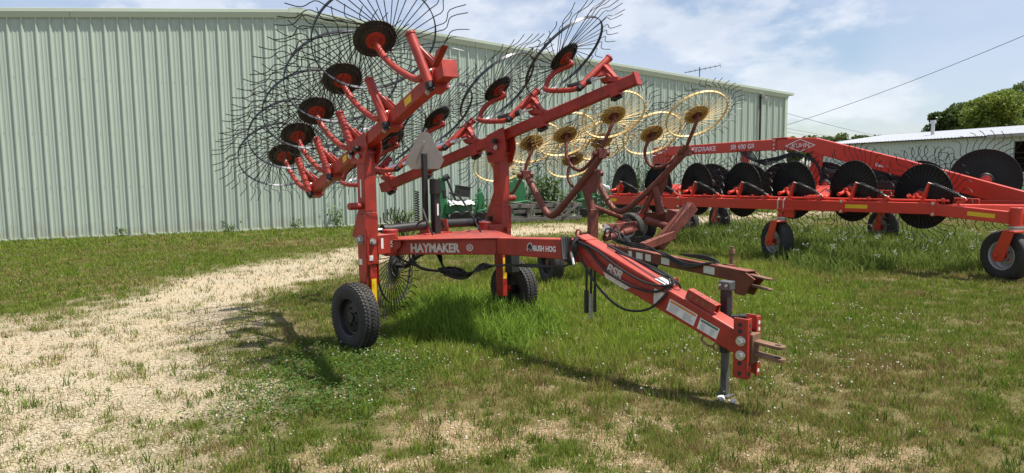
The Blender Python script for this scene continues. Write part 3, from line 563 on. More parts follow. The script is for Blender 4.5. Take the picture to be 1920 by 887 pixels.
def rake_wheel(parent, M, kind='dark', c=1, single=True, scale=1.0, label=None, ntine=40, hubmat=None, thick=1.0):
    M = M @ Matrix.Scale(scale, 4); hm = {'dark': BLACK, 'yellow': YELHUB, 'disc': PLASTIC}[kind]
    me = cached(kind, {'dark': hub_dark, 'yellow': hub_yellow, 'disc': hub_disc}[kind]); w = link('rake_wheel', me, hm, parent, M)
    if label: w['label'] = label
    if kind != 'disc': link('rim', cached('rim' + kind, rim_yellow if kind == 'yellow' else rim_mesh), YEL if kind == 'yellow' else RIM, w)
    hm2 = hubmat or {'dark': RED, 'yellow': RUST, 'disc': ORANGE}[kind]; link('hub_plate', cached('redhub' + kind + hm2.name, red_hub), hm2, w, Matrix.Translation((0, 0, .03 if kind == 'disc' else 0)))
    tm = tine_mesh(kind, c, thick); ph = random.uniform(0, .15)
    if single:
        for k in range(ntine): link('tine', tm, None, w, Matrix.Rotation(k * 2 * math.pi / ntine + ph + random.gauss(0, .018), 4, 'Z') @ Matrix.Rotation(random.gauss(0, .022), 4, 'Y') @ Matrix.Rotation(random.gauss(0, .05), 4, 'X'))
    else:
        def join():
            bm = bmesh.new(); out = bpy.data.meshes.new('tines')
            for k in range(ntine):
                n0 = len(bm.verts); bm.from_mesh(tm); bm.verts.ensure_lookup_table(); bmesh.ops.transform(bm, matrix=Matrix.Rotation(k * 2 * math.pi / ntine + ph + random.uniform(-.015, .015), 4, 'Z'), verts=bm.verts[n0:])
            bm.to_mesh(out); bm.free()
            for q in tm.materials: out.materials.append(q)
            out.polygons.foreach_set('use_smooth', [True] * len(out.polygons)); return out
        tag(link('tines', cached(('tines', kind, c, ntine, thick), join), None, w), kind='stuff')
    return w

# ------------------------------------------------------------------ road wheels
def road_wheel(parent, c, ax, Rr, w, rimr, rimmat, dual=False, tread=True, label=None, hubmat=RED):
    M = frame(c, ax); mb = MB(); h = w / 2
    mb.lathe([(rimr, -h * .80), (rimr + .02, -h * .96), (Rr * .80, -h), (Rr * .93, -h * .92), (Rr * .985, -h * .72), (Rr, -h * .3), (Rr, h * .3), (Rr * .985, h * .72), (Rr * .93, h * .92), (Rr * .80, h), (rimr + .02, h * .96), (rimr, h * .80), (rimr - .01, 0)], 48, closed=True)
    t = mb.build('tyre', RUBBER, parent, mx=M)
    if label: t['label'] = label
    if tread:
        tb = MB()
        for k in range(56):
            a = k * 2 * math.pi / 56
            for j, z in enumerate((-.78, -.40, 0, .40, .78)):
                aa = a + (j % 2) * .056; rr = Rr * (1.0 if abs(z) < .6 else .972); e = V((math.cos(aa), math.sin(aa), 0)); tg = V((-math.sin(aa), math.cos(aa), 0)); o = e * rr + V((0, 0, z * h))
                tb.box(o - tg * Rr * .036, o + tg * Rr * .036 + V((0, 0, (.10 if j % 2 else -.10) * h)), h * .30, .018, up=e)
        tb.build('tread', RUBBER, t)
    rb = MB(); rb.lathe([(rimr + .012, h * .86), (rimr + .004, h * .92), (rimr - .012, h * .80), (rimr - .02, h * .25), (rimr * .80, h * .18), (rimr * .62, h * .34), (rimr * .40, h * .30), (rimr * .30, h * .42), (.001, h * .42)], 32)
    rb.lathe([(rimr + .012, -h * .86), (rimr - .012, -h * .80), (rimr - .02, h * .1), (rimr * .5, h * .12), (.001, h * .12)], 32); rb.build('wheel_rim', rimmat, t)
    hb = MB(); hb.cyl((0, 0, -h * .9), (0, 0, h * .62), rimr * .27, 14)
    for k in range(5):
        a = k * 1.2566 + .3; p = V((rimr * .45 * math.cos(a), rimr * .45 * math.sin(a), h * .3)); hb.cyl(p, p + V((0, 0, .022)), .012, 6)
    hb.build('hub', hubmat, t); return t
def bolt(mb, p, n, r=.014, l=.016):
    p, n = V(p), V(n).normalized(); mb.cyl(p, p + n * l * .4, r * 1.45, 12); mb.cyl(p + n * l * .4, p + n * l * 1.2, r, 6)
def decal(o, xd, yd, w, h, mt, parent, name='decal', th=.0016):
    x = V(xd).normalized(); y = (V(yd) - x * V(yd).dot(x)).normalized(); z = x.cross(y); o = V(o); mb = MB(); mb.prism([o, o + x * w, o + x * w + y * h, o + y * h], z * th); return mb.build(name, mt, parent)

# ================================================================== RAKE 1 (front, folded V rake)
HEAD = R(-46.5); M0 = V((-.743, 7.306, 0))
rk = thing('hay_rake', M0, HEAD, 'faded red folded wheel rake with black tined wheels raised high, nearest the camera', 'hay rake', 'hay rakes parked in the yard')
side_data = {-1: dict(f=(1.70, 1.205, 2.425), r=(-1.72, .512, 1.46), m=[1.515, .655, -.14, -.90, -1.62], hub=[(.687, 1.173, 2.784), (-.039, 1.067, 2.536), (-.76, .955, 2.298), (-1.485, .80, 2.09), (-2.20, .62, 1.885)], single=[1, 1, 1, 1, 1]),
             1: dict(f=(1.56, 1.255, 2.556), r=(-1.75, .465, 1.475), m=[1.336, .50, -.36, -1.08, -1.64], hub=None, single=[1, 1, 0, 0, 0])}
for sg, D in side_data.items():
    Lp = lambda a, b, c: V((a, sg * b, c))
    # running gear leg and post
    po = .87
    mb = MB(); mb.box(Lp(0, po - .015, .26), Lp(0, po - .015, .98), .075, .11, up=(1, 0, 0)); mb.cyl(Lp(0, po - .06, .33), Lp(0, po + .22, .33), .035); lg = mb.build('leg', RED, rk, .006)
    if sg < 0:
        decal(Lp(.0565, po + .014, .40), (0, 1, 0), (0, 0, 1), .052, .26, REFL, lg, 'reflector')
        decal(Lp(-.045, po + .024, .40), (1, 0, 0), (0, 0, 1), .06, .26, REFL, lg, 'reflector')
    else:
        decal(Lp(.0565, po - .045, .46), (0, 1, 0), (0, 0, 1), .052, .24, REFL, lg, 'reflector')
    road_wheel(rk, Lp(0, po + .175, .315), Lp(0, 1, 0), .315, .168, .185, BLACK, label=None, hubmat=BLACK)
    mb = MB(); mb.box(Lp(0, po, .80), Lp(0, po, 1.30), .125, .135, up=(1, 0, 0)); mb.prism([Lp(-.058, po + .066, .55), Lp(.06, po + .066, .55), Lp(.068, po + .066, .82), Lp(.073, po + .066, 1.28), Lp(-.073, po + .066, 1.28), Lp(-.068, po + .066, .82)], Lp(0, .012, 0)); mb.prism([Lp(-.055, po - .0635, .60), Lp(.055, po - .0635, .60), Lp(.064, po - .0635, 1.28), Lp(-.064, po - .0635, 1.28)], Lp(0, -.012, 0)); sl = mb.build('post_sleeve', RED, rk, .006)
    for q_ in (0, 1):
        mb = MB()
        if q_: mb.cyl(Lp(0, po + .074, 1.04), Lp(0, po + .088, 1.04), .045, 18); bolt(mb, Lp(0, po + .080, 1.04), Lp(0, 1, 0), .03, .035)
        else: bolt(mb, Lp(.068, po, 1.02), (1, 0, 0), .022, .03)
        mb.build('pivot_bolt', RED if sg > 0 else GREY, sl)
    if sg < 0: decal(Lp(.0725, po + .04, .84), (0, 1, 0), (0, 0, 1), .04, .05, WHITE, sl, 'serial_plate'); decal(Lp(-.045, po + .0785, .80), (1, 0, 0), (0, 0, 1), .05, .055, WHITE, sl, 'serial_plate')
    mb = MB(); mb.box(Lp(0, po, 1.28), Lp(0, po, 1.86), .128, .128, up=(1, 0, 0)); mb.box(Lp(0, po, 1.845), Lp(0, po, 1.875), .150, .150, up=(1, 0, 0)); mb.prism([Lp(-.085, po - .02, 1.0), Lp(-.30, po - .02, 1.05), Lp(-.12, po - .02, 1.42), Lp(-.075, po - .02, 1.42)], Lp(0, .02, 0)); mb.cyl(Lp(.0, po + .06, 1.36), Lp(.0, po + .20, 1.36), .034, 14)
    ps = mb.build('upright_post', RED, rk, .005)
    if sg < 0: decal(Lp(-.012, po + .0645, 1.44), (1, 0, 0), (0, 0, 1), .022, .17, WHITE, ps, 'warning_strip')
    mb = MB(); mb.box(Lp(0, po, 1.86), Lp(0, po, 2.02), .11, .11, up=(1, 0, 0)); mb.build('inner_post', RED, rk, .004)
    # fold bracket carrying the wheel beam
    F, B = Lp(*D['f']), Lp(*D['r']); bdir = (F - B).normalized()
    def on(x): t = (x - B.x) / (F.x - B.x); return B.lerp(F, t)
    pv = on(0.0); mb = MB()
    for q in (-.070, .070):
        mb.prism([Lp(-.12, po + q, 1.76), Lp(.10, po + q, 1.76), Lp(.16, po + q, 1.92), Lp(.13, po + q, pv.z + .10), Lp(-.14, po + q, pv.z + .02), Lp(-.17, po + q, 1.90)], Lp(0, .014 if q > 0 else -.014, 0))
    fb = mb.build('fold_bracket', RED, rk, .003)
    mb = MB(); mb.cyl(Lp(.03, po - .14, pv.z - .05), Lp(.03, po + .14, pv.z - .05), .026); mb.cyl(Lp(-.08, po - .13, 1.86), Lp(-.08, po + .13, 1.86), .018); mb.build('pivot_pin', BLACK, fb)
    mb = MB(); bolt(mb, Lp(.03, po + .10, pv.z - .12), Lp(0, 1, 0), .018, .02); bolt(mb, Lp(-.10, po + .10, 1.83), Lp(0, 1, 0), .018, .02); bolt(mb, Lp(.03, po - .10, pv.z - .12), Lp(0, -1, 0), .018, .02); mb.build('bracket_bolts', ZINC, fb)
    mb = MB(); mb.box(B, F, .100, .112); bm_ = mb.build('wheel_beam', RED, rk, .008)
    mb = MB(); mb.box(F, F + bdir * .02, .125, .135); mb.build('end_cap', RED, bm_, .003); mb = MB(); mb.box(B - bdir * .012, B, .103, .115); mb.build('end_cap', RED, bm_, .003)
    sdv = bdir.cross(V((0, 0, 1))).normalized(); upv = sdv.cross(bdir).normalized(); near = -sg
    nf = sdv if sdv.dot(V((0, -1, 0))) > 0 else -sdv
    if sg < 0:
        for x0, L_ in ((1.02, .14), (-.52, .12)):
            p = on(x0) + nf * .0515 - upv * .03; decal(p, bdir, upv, L_, .06, REFL, bm_, 'reflector')
    # front bracket with stub shaft
    if sg < 0: mb = MB(); p = F - bdir * .03; mb.prism([p + upv * .02 + sdv * .07 * (-sg), p + bdir * .12 + upv * .06 + sdv * .07 * (-sg), p + bdir * .20 + upv * .10 + sdv * .07 * (-sg), p + bdir * .10 + upv * .10 + sdv * .07 * (-sg)], sdv * .05); mb.build('end_bracket', RED, bm_)
    # wheel arms
    for i, mx in enumerate(D['m']):
        mt_ = on(mx); O = lambda a, b, c: mt_ + Lp(a, b, c); hub = Lp(*D['hub'][i]) if D['hub'] else O(-.66, -.02, .385); nrm = Lp(.66, .20, -.71).normalized()
        if i == 0 and sg < 0: pass
        pb, pt = O(-.27, -.20, .03), O(-.17, .11, .32)
        if sg < 0: pb, pt = O(.02, .095, -.035), O(-.14, .135, .33)
        ax_ = (pt - pb).normalized(); mb = MB(); mb.cyl(pb, pt, .037, 14); mb.cyl(pt, pt + ax_ * .02, .042, 14)
        g = ax_.cross(bdir).normalized(); mb.prism([pb.lerp(pt, .45), pb.lerp(pt, .95), mt_ + upv * .065 + bdir * .06, mt_ + upv * .065 - bdir * .06], g * .012)
        mb.box(pb.lerp(pt, .8), mt_ + upv * .07 + bdir * .05, .05, .03)
        sv = mb.build('pivot_sleeve', RED, rk, .002)
        mb = MB(); mb.cyl(pb - ax_ * .045, pb + ax_ * .005, .036, 8); mb.cyl(pb - ax_ * .065, pb - ax_ * .04, .020, 6);         mb.build('pivot_nut', BLACK, sv)
        he = hub + nrm * .05
        if sg < 0:
            d_ = he - pb; path = [pb.lerp(pt, .2), pb + d_ * .22 + V((0, 0, -.045)) , pb + d_ * .5 + V((-.02, 0, -.07)), pb + d_ * .78 + V((-.02, 0, -.06)), he + nrm * .06, he]
        else:
            e0 = hub + Lp(-.02, -.26, -.36)
            path = [pt - ax_ * .05, pb, (pb + e0) / 2 + Lp(.02, -.04, -.03), e0, e0 + Lp(-.055, .055, .05), e0 + Lp(-.03, .10, .15), hub + Lp(-.02, -.06, -.14), he + nrm * .07, he]
        mb = MB(); mb.tube(spline(path, 7), .027, 10); ar = mb.build('wheel_arm', RED, rk)
        # spring boot between arm and beam
        if sg > 0:
            q0 = (pb + path[3]) / 2 + Lp(.06, 0, 0); q1 = O(-.07, -.06, .115); dd = (q1 - q0).normalized(); L_ = (q1 - q0).length
            mb = MB(); mb.cyl(q0, q0 + dd * L_ * .62, .032, 14); bt_ = mb.build('spring_cover', BLACK if i < 2 else CHROME, rk)
            mb = MB(); mb.cyl(q0 + dd * L_ * .6, q1, .010, 8); mb.lathe([(.018, -.006), (.030, -.006), (.030, .006), (.018, .006)], 14, frame(q0 + dd * L_ * .68, dd.cross(V((0, 0, 1)))), closed=True); mb.build('spring_rod', ZINC, bt_)
            mb = MB(); mb.prism([O(-.14, -.03, .06), O(.03, -.01, .07), O(-.01, -.03, .10), O(-.06, -.05, .15), O(-.16, -.07, .13)], Lp(0, .04, -.01)); mb.box(O(-.05, -.02, .09), O(.06, .0, .08), .09, .05); mb.build('spring_bracket', RED, rk, .003)
        else:
            mb = MB(); mb.box(O(.04, -.03, .075), O(-.06, .05, .18), .035, .05); mb.box(mt_ - bdir * .09 - upv * .01, mt_ + bdir * .05 - upv * .01, .125, .155); mb.build('arm_bracket', RED, rk, .004)
            mb = MB()
            for e1 in (-.06, .03):
                for e2 in (.05, -.085): bolt(mb, mt_ + bdir * e1 + nf * .063 + upv * e2, nf, .014, .016)
            mb.build('bracket_bolts', ZINC, bm_)
        rake_wheel(rk, frame(hub, nrm, Lp(0, 1, 0)), 'dark', c=(1 if sg < 0 else -1), single=bool(D['single'][i]))
        if sg > 0:
            mb = MB(); mb.box(mt_ - bdir * .05 - upv * .02, mt_ + bdir * .05 - upv * .02, .112, .13); mb.build('beam_clamp', RED, bm_, .003)
            mb = MB(); mb.cyl(mt_ - upv * .11 - bdir * .04, mt_ - upv * .07 - bdir * .04, .035, 10); mb.cyl(mt_ - upv * .11 - bdir * .05, mt_ - upv * .10 + bdir * .05, .02, 8); mb.build('stop_block', BLACK, bm_)
    # hinge arm joining post and frame corner
    mb = MB(); mb.box(Lp(.0, po - .06, .985), Lp(.02, .60, .985), .15, .19); ha = mb.build('hinge_arm', RED, rk, .006)
    mb = MB(); mb.cyl(Lp(.0, .62, .86), Lp(.0, .62, 1.115), .075, 20); mb.build('hinge_barrel', RED, rk, .004)
    # fold cylinder
    a0, a1 = Lp(-.13, po - .07, 1.10), Lp(-.10, .12, 1.12); mb = MB(); mb.cyl(a0.lerp(a1, .25), a1, .046, 16); mb.cyl(a0.lerp(a1, .25), a0.lerp(a1, .32), .056, 16); cy = mb.build('hydraulic_cylinder', BLACK, rk)
    mb = MB(); mb.cyl(a0, a0.lerp(a1, .26), .02, 12); mb.build('piston_rod', ZINC, cy)
    mb = MB(); mb.cyl(a0 - V((0, 0, .05)), a0 + V((0, 0, .06)), .03, 12); mb.build('clevis_pin', BLACK, cy)
# frame: two diagonals, top plate, tongue
RHc, LHc, J = V((0, -.60, 0)), V((0, .60, 0)), V((.86, 0, 0))
for sg in (-1, 1):
    mb = MB(); a = V((-.02, sg * .56, .94)); b = V((.92, sg * .035, .965)); mb.box(a, b, .11, .148); fd = mb.build('frame_diagonal', RED, rk, .006)
    if sg < 0:
        xd = (b - a).normalized(); nr = V((xd.y, -xd.x, 0)).normalized(); o = a + nr * .0565 + V((0, 0, -.047)); text('HAYMAKER', o + xd * .20, xd, (0, 0, 1), .116, WORN, fd, sx=.84, off=.005)
        c_ = o + xd * .815 + V((0, 0, .042)); mb = MB(); mb.lathe([(.024, 0), (.034, 0), (.034, .002), (.024, .002)], 20, frame(c_, nr), closed=True); mb.lathe([(.006, 0), (.015, 0), (.015, .002), (.006, .002)], 16, frame(c_, nr), closed=True); mb.build('round_emblem', WORN, fd)
mb = MB(); mb.prism([(-.10, -.64, 1.014), (.12, -.66, 1.014), (.98, -.085, 1.043), (1.02, .085, 1.043), (.12, .66, 1.014), (-.10, .64, 1.014)], (0, 0, .013)); tp = mb.build('top_plate', RED, rk, .003)
mb = MB(); mb.box((0, -.55, .93), (0, .55, .93), .12, .14); mb.build('cross_member', RED, rk, .006)
B0, B1 = V((.80, 0, .967)), V((1.955, 0, 1.012)); T1 = V((3.42, 0, .468)); ts = (T1 - B1).normalized(); tu = V((-ts.z, 0, ts.x))
mb = MB(); mb.box(B0, B1 + V((.02, 0, 0)), .15, .152, h2=.178); tb = mb.build('tongue_rear', RED, rk, .007)
mb = MB(); mb.box(B1 - ts * .06 + tu * .012, T1, .155, .205, h2=.165); tg = mb.build('tongue', RED, rk, .010)
mb = MB(); mb.box(B1 + V((-.035, 0, .005)), B1 + V((.0, 0, .005)), .185, .205); mb.box(B1 + V((-.02, 0, .10)), B1 + V((.09, 0, .085)), .16, .014); mb.lathe([(.022, -.006), (.036, -.006), (.036, .006), (.022, .006)], 18, frame(B1 + V((-.03, -.03, .135)), (0, 1, 0)), closed=True); mb.build('tongue_collar', RED, tb, .003)
NR = V((0, -1, 0)); o = V((1.36, -.0765, .966)); text('BUSH HOG', o + V((.075, 0, 0)), (1, 0, .04), (0, 0, 1), .068, LETTER, tb, sx=.80, off=.002)
hog = [(0, .005), (.006, .0), (.012, .014), (.03, .014), (.034, .0), (.041, .0), (.042, .018), (.052, .012), (.062, .018), (.064, .028), (.056, .036), (.052, .05), (.042, .06), (.028, .062), (.016, .054), (.006, .044), (.001, .028)]
mb = MB(); mb.prism([o + V((x, 0, z + .0)) for x, z in hog], NR * .0016); mb.build('boar_emblem', DARKDEC, tb)
ring = [(x * 1.26 - .008, z * 1.26 - .008) for x, z in hog]; mb = MB(); mb.prism([o + V((x, .0005, z)) for x, z in ring], NR * .0012); mb.build('emblem_outline', WHITE, tb)
def tq(s, u): return B1 + ts * s + tu * u + V((0, -.0785, 0))
text('BSR', tq(.33, -.035), ts, tu, .105, WORN, tg, sx=.95, shear=.15, off=.004)
mb = MB(); mb.prism([tq(.31, -.05), tq(.60, -.05), tq(.56, -.085), tq(.35, -.085)], NR * .0012); mb.build('model_stripe', WORN, tg)
mb = MB(); mb.prism([tq(.80, .05), tq(.90, .055), tq(.88, -.03), tq(.84, -.07), tq(.82, -.02)], NR * .0013); mb.build('torn_decal', WORN, tg)
decal(B1 + ts * .76 + tu * .104 + V((0, .05, 0)), V((0, -1, 0)), ts, .10, .13, WHITE, tg, 'top_decal')
def warning(s, u, w, h, head, hm):
    d = decal(tq(s, u), ts, tu, w, h, WHITE, tg, 'warning_decal'); decal(tq(s + .01, u + h * .74) + NR * .0018, ts, tu, w - .02, h * .2, hm, d, 'decal_header', .0008)
    mb = MB()
    for k in range(6):
        for j in (0, 1):
            a = tq(s + .02 + j * w * .5, u + h * (.10 + .10 * k)) + NR * .0018; mb.box(a, a + ts * (w * .5 - .04) * random.uniform(.7, 1), h * .035, .0015, up=NR)
    mb.build('small_print', LINES, d)
warning(.955, -.055, .25, .095, 1, ORDEC); warning(1.235, -.055, .165, .085, 1, GRNDEC)
# perforated hitch pin holder on top of the tongue
mb = MB(); a, b = B1 + ts * 1.06 + tu * .10, B1 + ts * 1.31 + tu * .095
for q in (-.065, -.005):
    mb.box(a + V((0, q, 0)) + tu * .035, b + V((0, q, 0)) + tu * .035, .006, .07, up=tu)
mb.box(a + V((0, -.035, 0)) + tu * .070, b + V((0, -.035, 0)) + tu * .070, .066, .006, up=tu)
mb.build('pin_rack', RED, tg, .002)
mb = MB()
for k in range(4):
    c = a.lerp(b, .15 + .235 * k); mb.cyl(c + V((0, -.035, 0)) + tu * .0735, c + V((0, -.035, 0)) + tu * .0745, .016, 12); mb.cyl(c + V((0, -.0685, 0)) + tu * .035, c + V((0, -.0695, 0)) + tu * .035, .016, 12)
mb.build('rack_holes', RUSTY, tg)
# hitch: channel with hole discs painted on, clevis
hx = 3.44
for sy in (-1, 1):
    mb = MB(); mb.box((hx, sy * .088, .235), (hx, sy * .088, .655), .014, .10, up=(1, 0, 0)); mb.box((hx + .05, sy * .065, .235), (hx + .05, sy * .065, .655), .055, .012, up=(1, 0, 0)); hp = mb.build('hitch_plate', RED, rk, .002)
    mb = MB()
    for z in (.27, .61, .565, .34):
        mb.cyl((hx, sy * .0955, z), (hx, sy * .0965, z), .016, 14)
        mb.cyl((hx + .0565, sy * .066, z), (hx + .0575, sy * .066, z), .014, 14)
    mb.build('painted_bolt_holes', STONE if sy > 0 else HOLESHADE, hp)  # flat discs: pale paints daylight through the far holes, dark paints hole shade
    mb = MB()
    for z in (.50, .40): bolt(mb, (hx + .01, sy * .0955, z), (0, sy, 0), .024, .03)
    mb.build('hitch_bolts', ZINC, hp)
mb = MB(); mb.box((hx + .03, 0, .345), (hx + .03, 0, .545), .11, .09, up=(1, 0, 0)); cb_ = mb.build('clevis_block', RUSTY, rk, .004)
for z in (.405, .49):
    mb = MB(); mb.box((hx + .06, 0, z), (hx + .24, 0, z - .012), .08, .022); mb.cyl((hx + .24, 0, z - .023), (hx + .24, 0, z - .001), .04, 16); jw = mb.build('clevis_jaw', RUSTY, cb_, .003)
    mb = MB(); mb.cyl((hx + .225, 0, z + .0005), (hx + .225, 0, z + .002), .02, 14); mb.build('painted_pin_hole', HOLESHADE, jw)  # flat dark disc painting the shade in the pin hole
# parking jack on the far side
jx, jy = 3.20, .135
mb = MB(); mb.box((jx, jy, .33), (jx, jy, 0.80), .062, .062, up=(1, 0, 0)); jk = mb.build('jack_tube', BLACK, rk, .006)
mb = MB(); mb.box((jx, jy, .02), (jx, jy, 0.36), .047, .047, up=(1, 0, 0)); mb.build('jack_leg', DKGREY, jk, .006)
mb = MB(); mb.cube((jx + .005, jy, .830), .092, .08, .065); mb.build('jack_head', DKGREY, jk, .006)
mb = MB(); mb.cyl((jx + .03, jy - .05, .835), (jx + .03, jy - .06, .835), .009, 8); mb.cyl((jx - .02, jy - .05, .835), (jx - .02, jy - .06, .835), .009, 8); mb.build('head_bolts', ZINC, jk)
mb = MB(); mb.cyl((jx + .04, jy + .02, .60), (jx + .10, jy + .05, .60), .016, 10); mb.cyl((jx + .09, jy + .045, .60), (jx + .16, jy + .08, .605), .026, 12, r2=.02); mb.build('jack_handle', BLACK, jk)
mb = MB(); mb.cube((jx, jy, .008), .11, .10, .016); mb.build('jack_foot', DKGREY, jk, .004)
mb = MB(); mb.tube(spline([(jx - .05, jy - .215, .49), (jx - .065, jy - .215, .45), (jx - .02, jy - .215, .42), (jx + .03, jy - .215, .42)]), .008, 8); mb.lathe([(.018, -.005), (.028, -.005), (.028, .005), (.018, .005)], 14, frame((jx + .05, jy - .215, .42), (0, 1, 0)), closed=True); mb.build('jack_clip', RUSTY, jk)
# slow-moving-vehicle plate, post, stored jack
mb = MB(); P = [(-.15, 1.70), (.15, 1.70), (.20, 1.79), (.055, 2.065), (.035, 2.08), (-.035, 2.08), (-.055, 2.065), (-.20, 1.79)]; dv = V((.40, -.917, 0)); dl = V((math.cos(R(-46.5)), math.sin(R(-46.5)), 0))
wx = V((.688, .725, 0)); fx_ = V((wx.x, wx.y, 0))
mb.prism([V((-.15, -.07, 0)) + fx_ * x + V((0, 0, z)) for x, z in P], V((fx_.y, -fx_.x, 0)) * -.004); sm = mb.build('slow_vehicle_plate', GREY, rk)
mb = MB()
for z in (1.78, 1.98): bolt(mb, V((-.15, -.07, z)) + V((fx_.y, -fx_.x, 0)) * .004, V((fx_.y, -fx_.x, 0)), .010, .012)
mb.build('plate_bolts', ZINC, sm)
mb = MB(); mb.box(V((-.12, -.10, 1.02)), V((-.12, -.10, 1.86)), .05, .045, up=(1, 0, 0)); mb.build('plate_post', BLACK, rk, .003)
mb = MB(); mb.box((-.05, -.02, 1.02), (-.05, -.02, 1.60), .075, .075, up=(1, 0, 0)); mb.cyl((-.05, -.02, 1.44), (-.05, -.02, 1.60), .058, 14); st = mb.build('stored_jack', BLACK, rk, .006); decal((-.012, -.03, 1.22), (0, 1, 0), (0, 0, 1), .02, .12, WHITE, st)
mb = MB(); sp_ = [V((-.18 + .022 * math.cos(k * .9), -.16 + .022 * math.sin(k * .9), 1.08 + .0036 * k)) for k in range(110)]; mb.tube(sp_, .006, 5); mb.build('coil_spring', BLACK, rk)
mb = MB(); mb.box((-.10, -.17, 1.03), (-.10, .17, 1.03), .16, .02); mb.prism([(-.20, -.13, 1.03), (-.02, -.13, 1.03), (-.05, -.13, 1.17), (-.17, -.13, 1.17)], (0, .012, 0)); mb.prism([(-.20, .12, 1.03), (-.02, .12, 1.03), (-.05, .12, 1.17), (-.17, .12, 1.17)], (0, .012, 0)); mb.build('cylinder_anchor', RED, rk, .003)
# side identification by the hinge
mb = MB(); c = V((.082, -.625, .985)); mb.cyl(c, c + V((.012, -.012, 0)), .062, 20); d_ = mb.build('hinge_disc', RED, rk)
text('RH', V((.10, -.66, .95)), V((0, 0, 1)), V((-.6, -.7, 0)), .05, WHITE, d_)
decal(V((.079, -.78, .945)), (0, 1, 0), (0, 0, 1), .06, .10, WHITE, rk, 'arrow_decal')
# kicker wheel under the frame
kc = V((-.866, -.0, .615)); kn = V((math.cos(R(28)), -math.sin(R(-28)) * 1.0, 0)); kn = V((.86, .51, .02))
rake_wheel(rk, frame(kc, kn), 'dark', c=1, single=False, scale=.82, label='centre kicker wheel hanging under the frame', hubmat=BLACK, thick=1.7)
mb = MB(); mb.tube(spline([kc + kn * .04, kc + kn * .16, V((-.5, .05, .74)), V((-.1, .02, .88))]), .025, 10); mb.build('kicker_arm', BLACK, rk)
# hoses
def hose(pts, r=.009, nm='hose'): mb = MB(); mb.tube(spline(pts, 6), r, 6); return mb.build(nm, HOSE, rk)
for k in range(4):
    j = k * .018; hose([(.25, -.25 + j, .86), (.45, -.30, .74 - j), (.62, -.24 + j, .70 - j), (.80, -.15, .74 + j), (1.0, -.09 - j, .80), (1.35, -.09, .82 + j * .3), (1.78, -.09, .86), (1.93, -.11, .92)])
hose([(.10, -.42, .88), (.14, -.44, .78), (.25, -.40, .72), (.45, -.28, .71), (.62, -.26, .72)], .014)
hose([(-.05, -.55, .86), (.05, -.50, .80), (.2, -.42, .74), (.35, -.36, .715), (.5, -.3, .72)], .010)
for k in range(7):
    a = k * .9; hose([(.42 + .10 * math.cos(a), -.27 + .05 * math.sin(a), .715 + .02 * math.sin(a)), (.52 + .14 * math.cos(a + 1), -.26, .69 + .03 * math.sin(a + 2)), (.60 + .12 * math.cos(a + 2), -.25, .72 + .03 * math.cos(a)), (.50, -.24, .745), (.36 + .05 * math.sin(a), -.28, .72)], .009)
for k in range(5):
    j = k * .013; hose([(1.90 - j * 2, -.10, 1.115), (1.885, -.125 - j, 1.0 - j), (1.91, -.12 - j, .89 + j), (1.955, -.12, .95), (1.97, -.11 - j, 1.06), (1.93 + j, -.09, 1.12)], .010)
def th(s, u, y=-.095): return B1 + ts * s + tu * u + V((0, y, 0))
hose([(1.93, -.11, 1.08), th(.10, .06), th(.35, -.02, -.10), th(.62, -.02, -.10), th(.82, .03), th(.90, .12, -.06), th(.86, .15, -.02)], .010)
hose([(1.93, -.11, 1.05), th(.08, -.04, -.11), th(.35, -.17, -.13), th(.62, -.21, -.14), th(.82, -.12, -.12), th(.91, .04), th(.90, .13, -.05)], .010)
hose([(1.94, -.10, 1.10), th(.20, .085, -.09), th(.45, .06, -.10), th(.70, .06, -.10), th(.86, .10, -.08), th(.92, .15, -.04), th(.80, .145, .0), th(.5, .135, .02), th(.2, .125, .03)], .010)
hose([th(.30, .115, .02), th(.55, .15, .0), th(.78, .17, -.01), th(.92, .15, .0), th(.95, .11, .03)], .009)
mb = MB(); mb.lathe([(.028, -.008), (.045, -.008), (.045, .008), (.028, .008)], 20, frame(th(.895, .125, .0 + .02), ts + tu * .2), closed=True); mb.build('hose_ring', RED, tg)
mb = MB(); mb.cyl(V((1.935, -.135, 1.0)), V((1.975, -.15, .90)), .010, 8); mb.build('hose_marker', WHITE, rk)
for k, (dx, l) in enumerate(((0, .26), (.05, .30), (.09, .24))):
    hose([(2.0 + dx, -.02, .90), (2.01 + dx, -.03, .80), (2.0 + dx, -.02, .80 - l * .6)], .010); mb = MB(); mb.cyl((2.0 + dx, -.02, .80 - l * .5), (2.0 + dx, -.02, .74 - l), .02 if k == 0 else .014, 10); mb.build('hose_coupler', BLACK if k != 1 else GREY, rk)
for k in range(5): 
    mb = MB(); mb.lathe([(.010, -.003), (.016, -.003), (.016, .003), (.010, .003)], 10, frame((.06, -.52, .85 - k * .028), (1, 0, 0) if k % 2 else (0, 1, 0)), closed=True); mb.build('chain_link', RUSTY, rk)
mb = MB(); mb.box((.55, .50, .62), (.55, .50, .86), .12, .10, up=(1, 0, 0)); mb.build('tool_box', BLACK, rk, .01)
hose([(-.10, -.10, 1.16), (.0, -.22, 1.30), (.12, -.26, 1.18), (.16, -.22, 1.04)], .010); hose([(-.02, .14, 1.45), (.06, .22, 1.40), (.2, .30, 1.15), (.3, .30, 1.03)], .010)
for k, (px, py) in enumerate(((1352, 752), (1375, 757))):
    g = gnd(px, py); bm = bmesh.new(); bmesh.ops.create_icosphere(bm, subdivisions=2, radius=.03 if k == 0 else .022)
    for v_ in bm.verts: v_.co *= random.uniform(.75, 1.15); v_.co.z *= .8
    me = bpy.data.meshes.new('white_stone'); bm.to_mesh(me); bm.free(); tag(link('white_stone', me, STONE, None, Matrix.Translation(g + V((0, 0, .02)))), ('larger white stone left of the jack foot', 'smaller white stone right of the jack foot')[k], 'stone', 'stones at the jack foot')

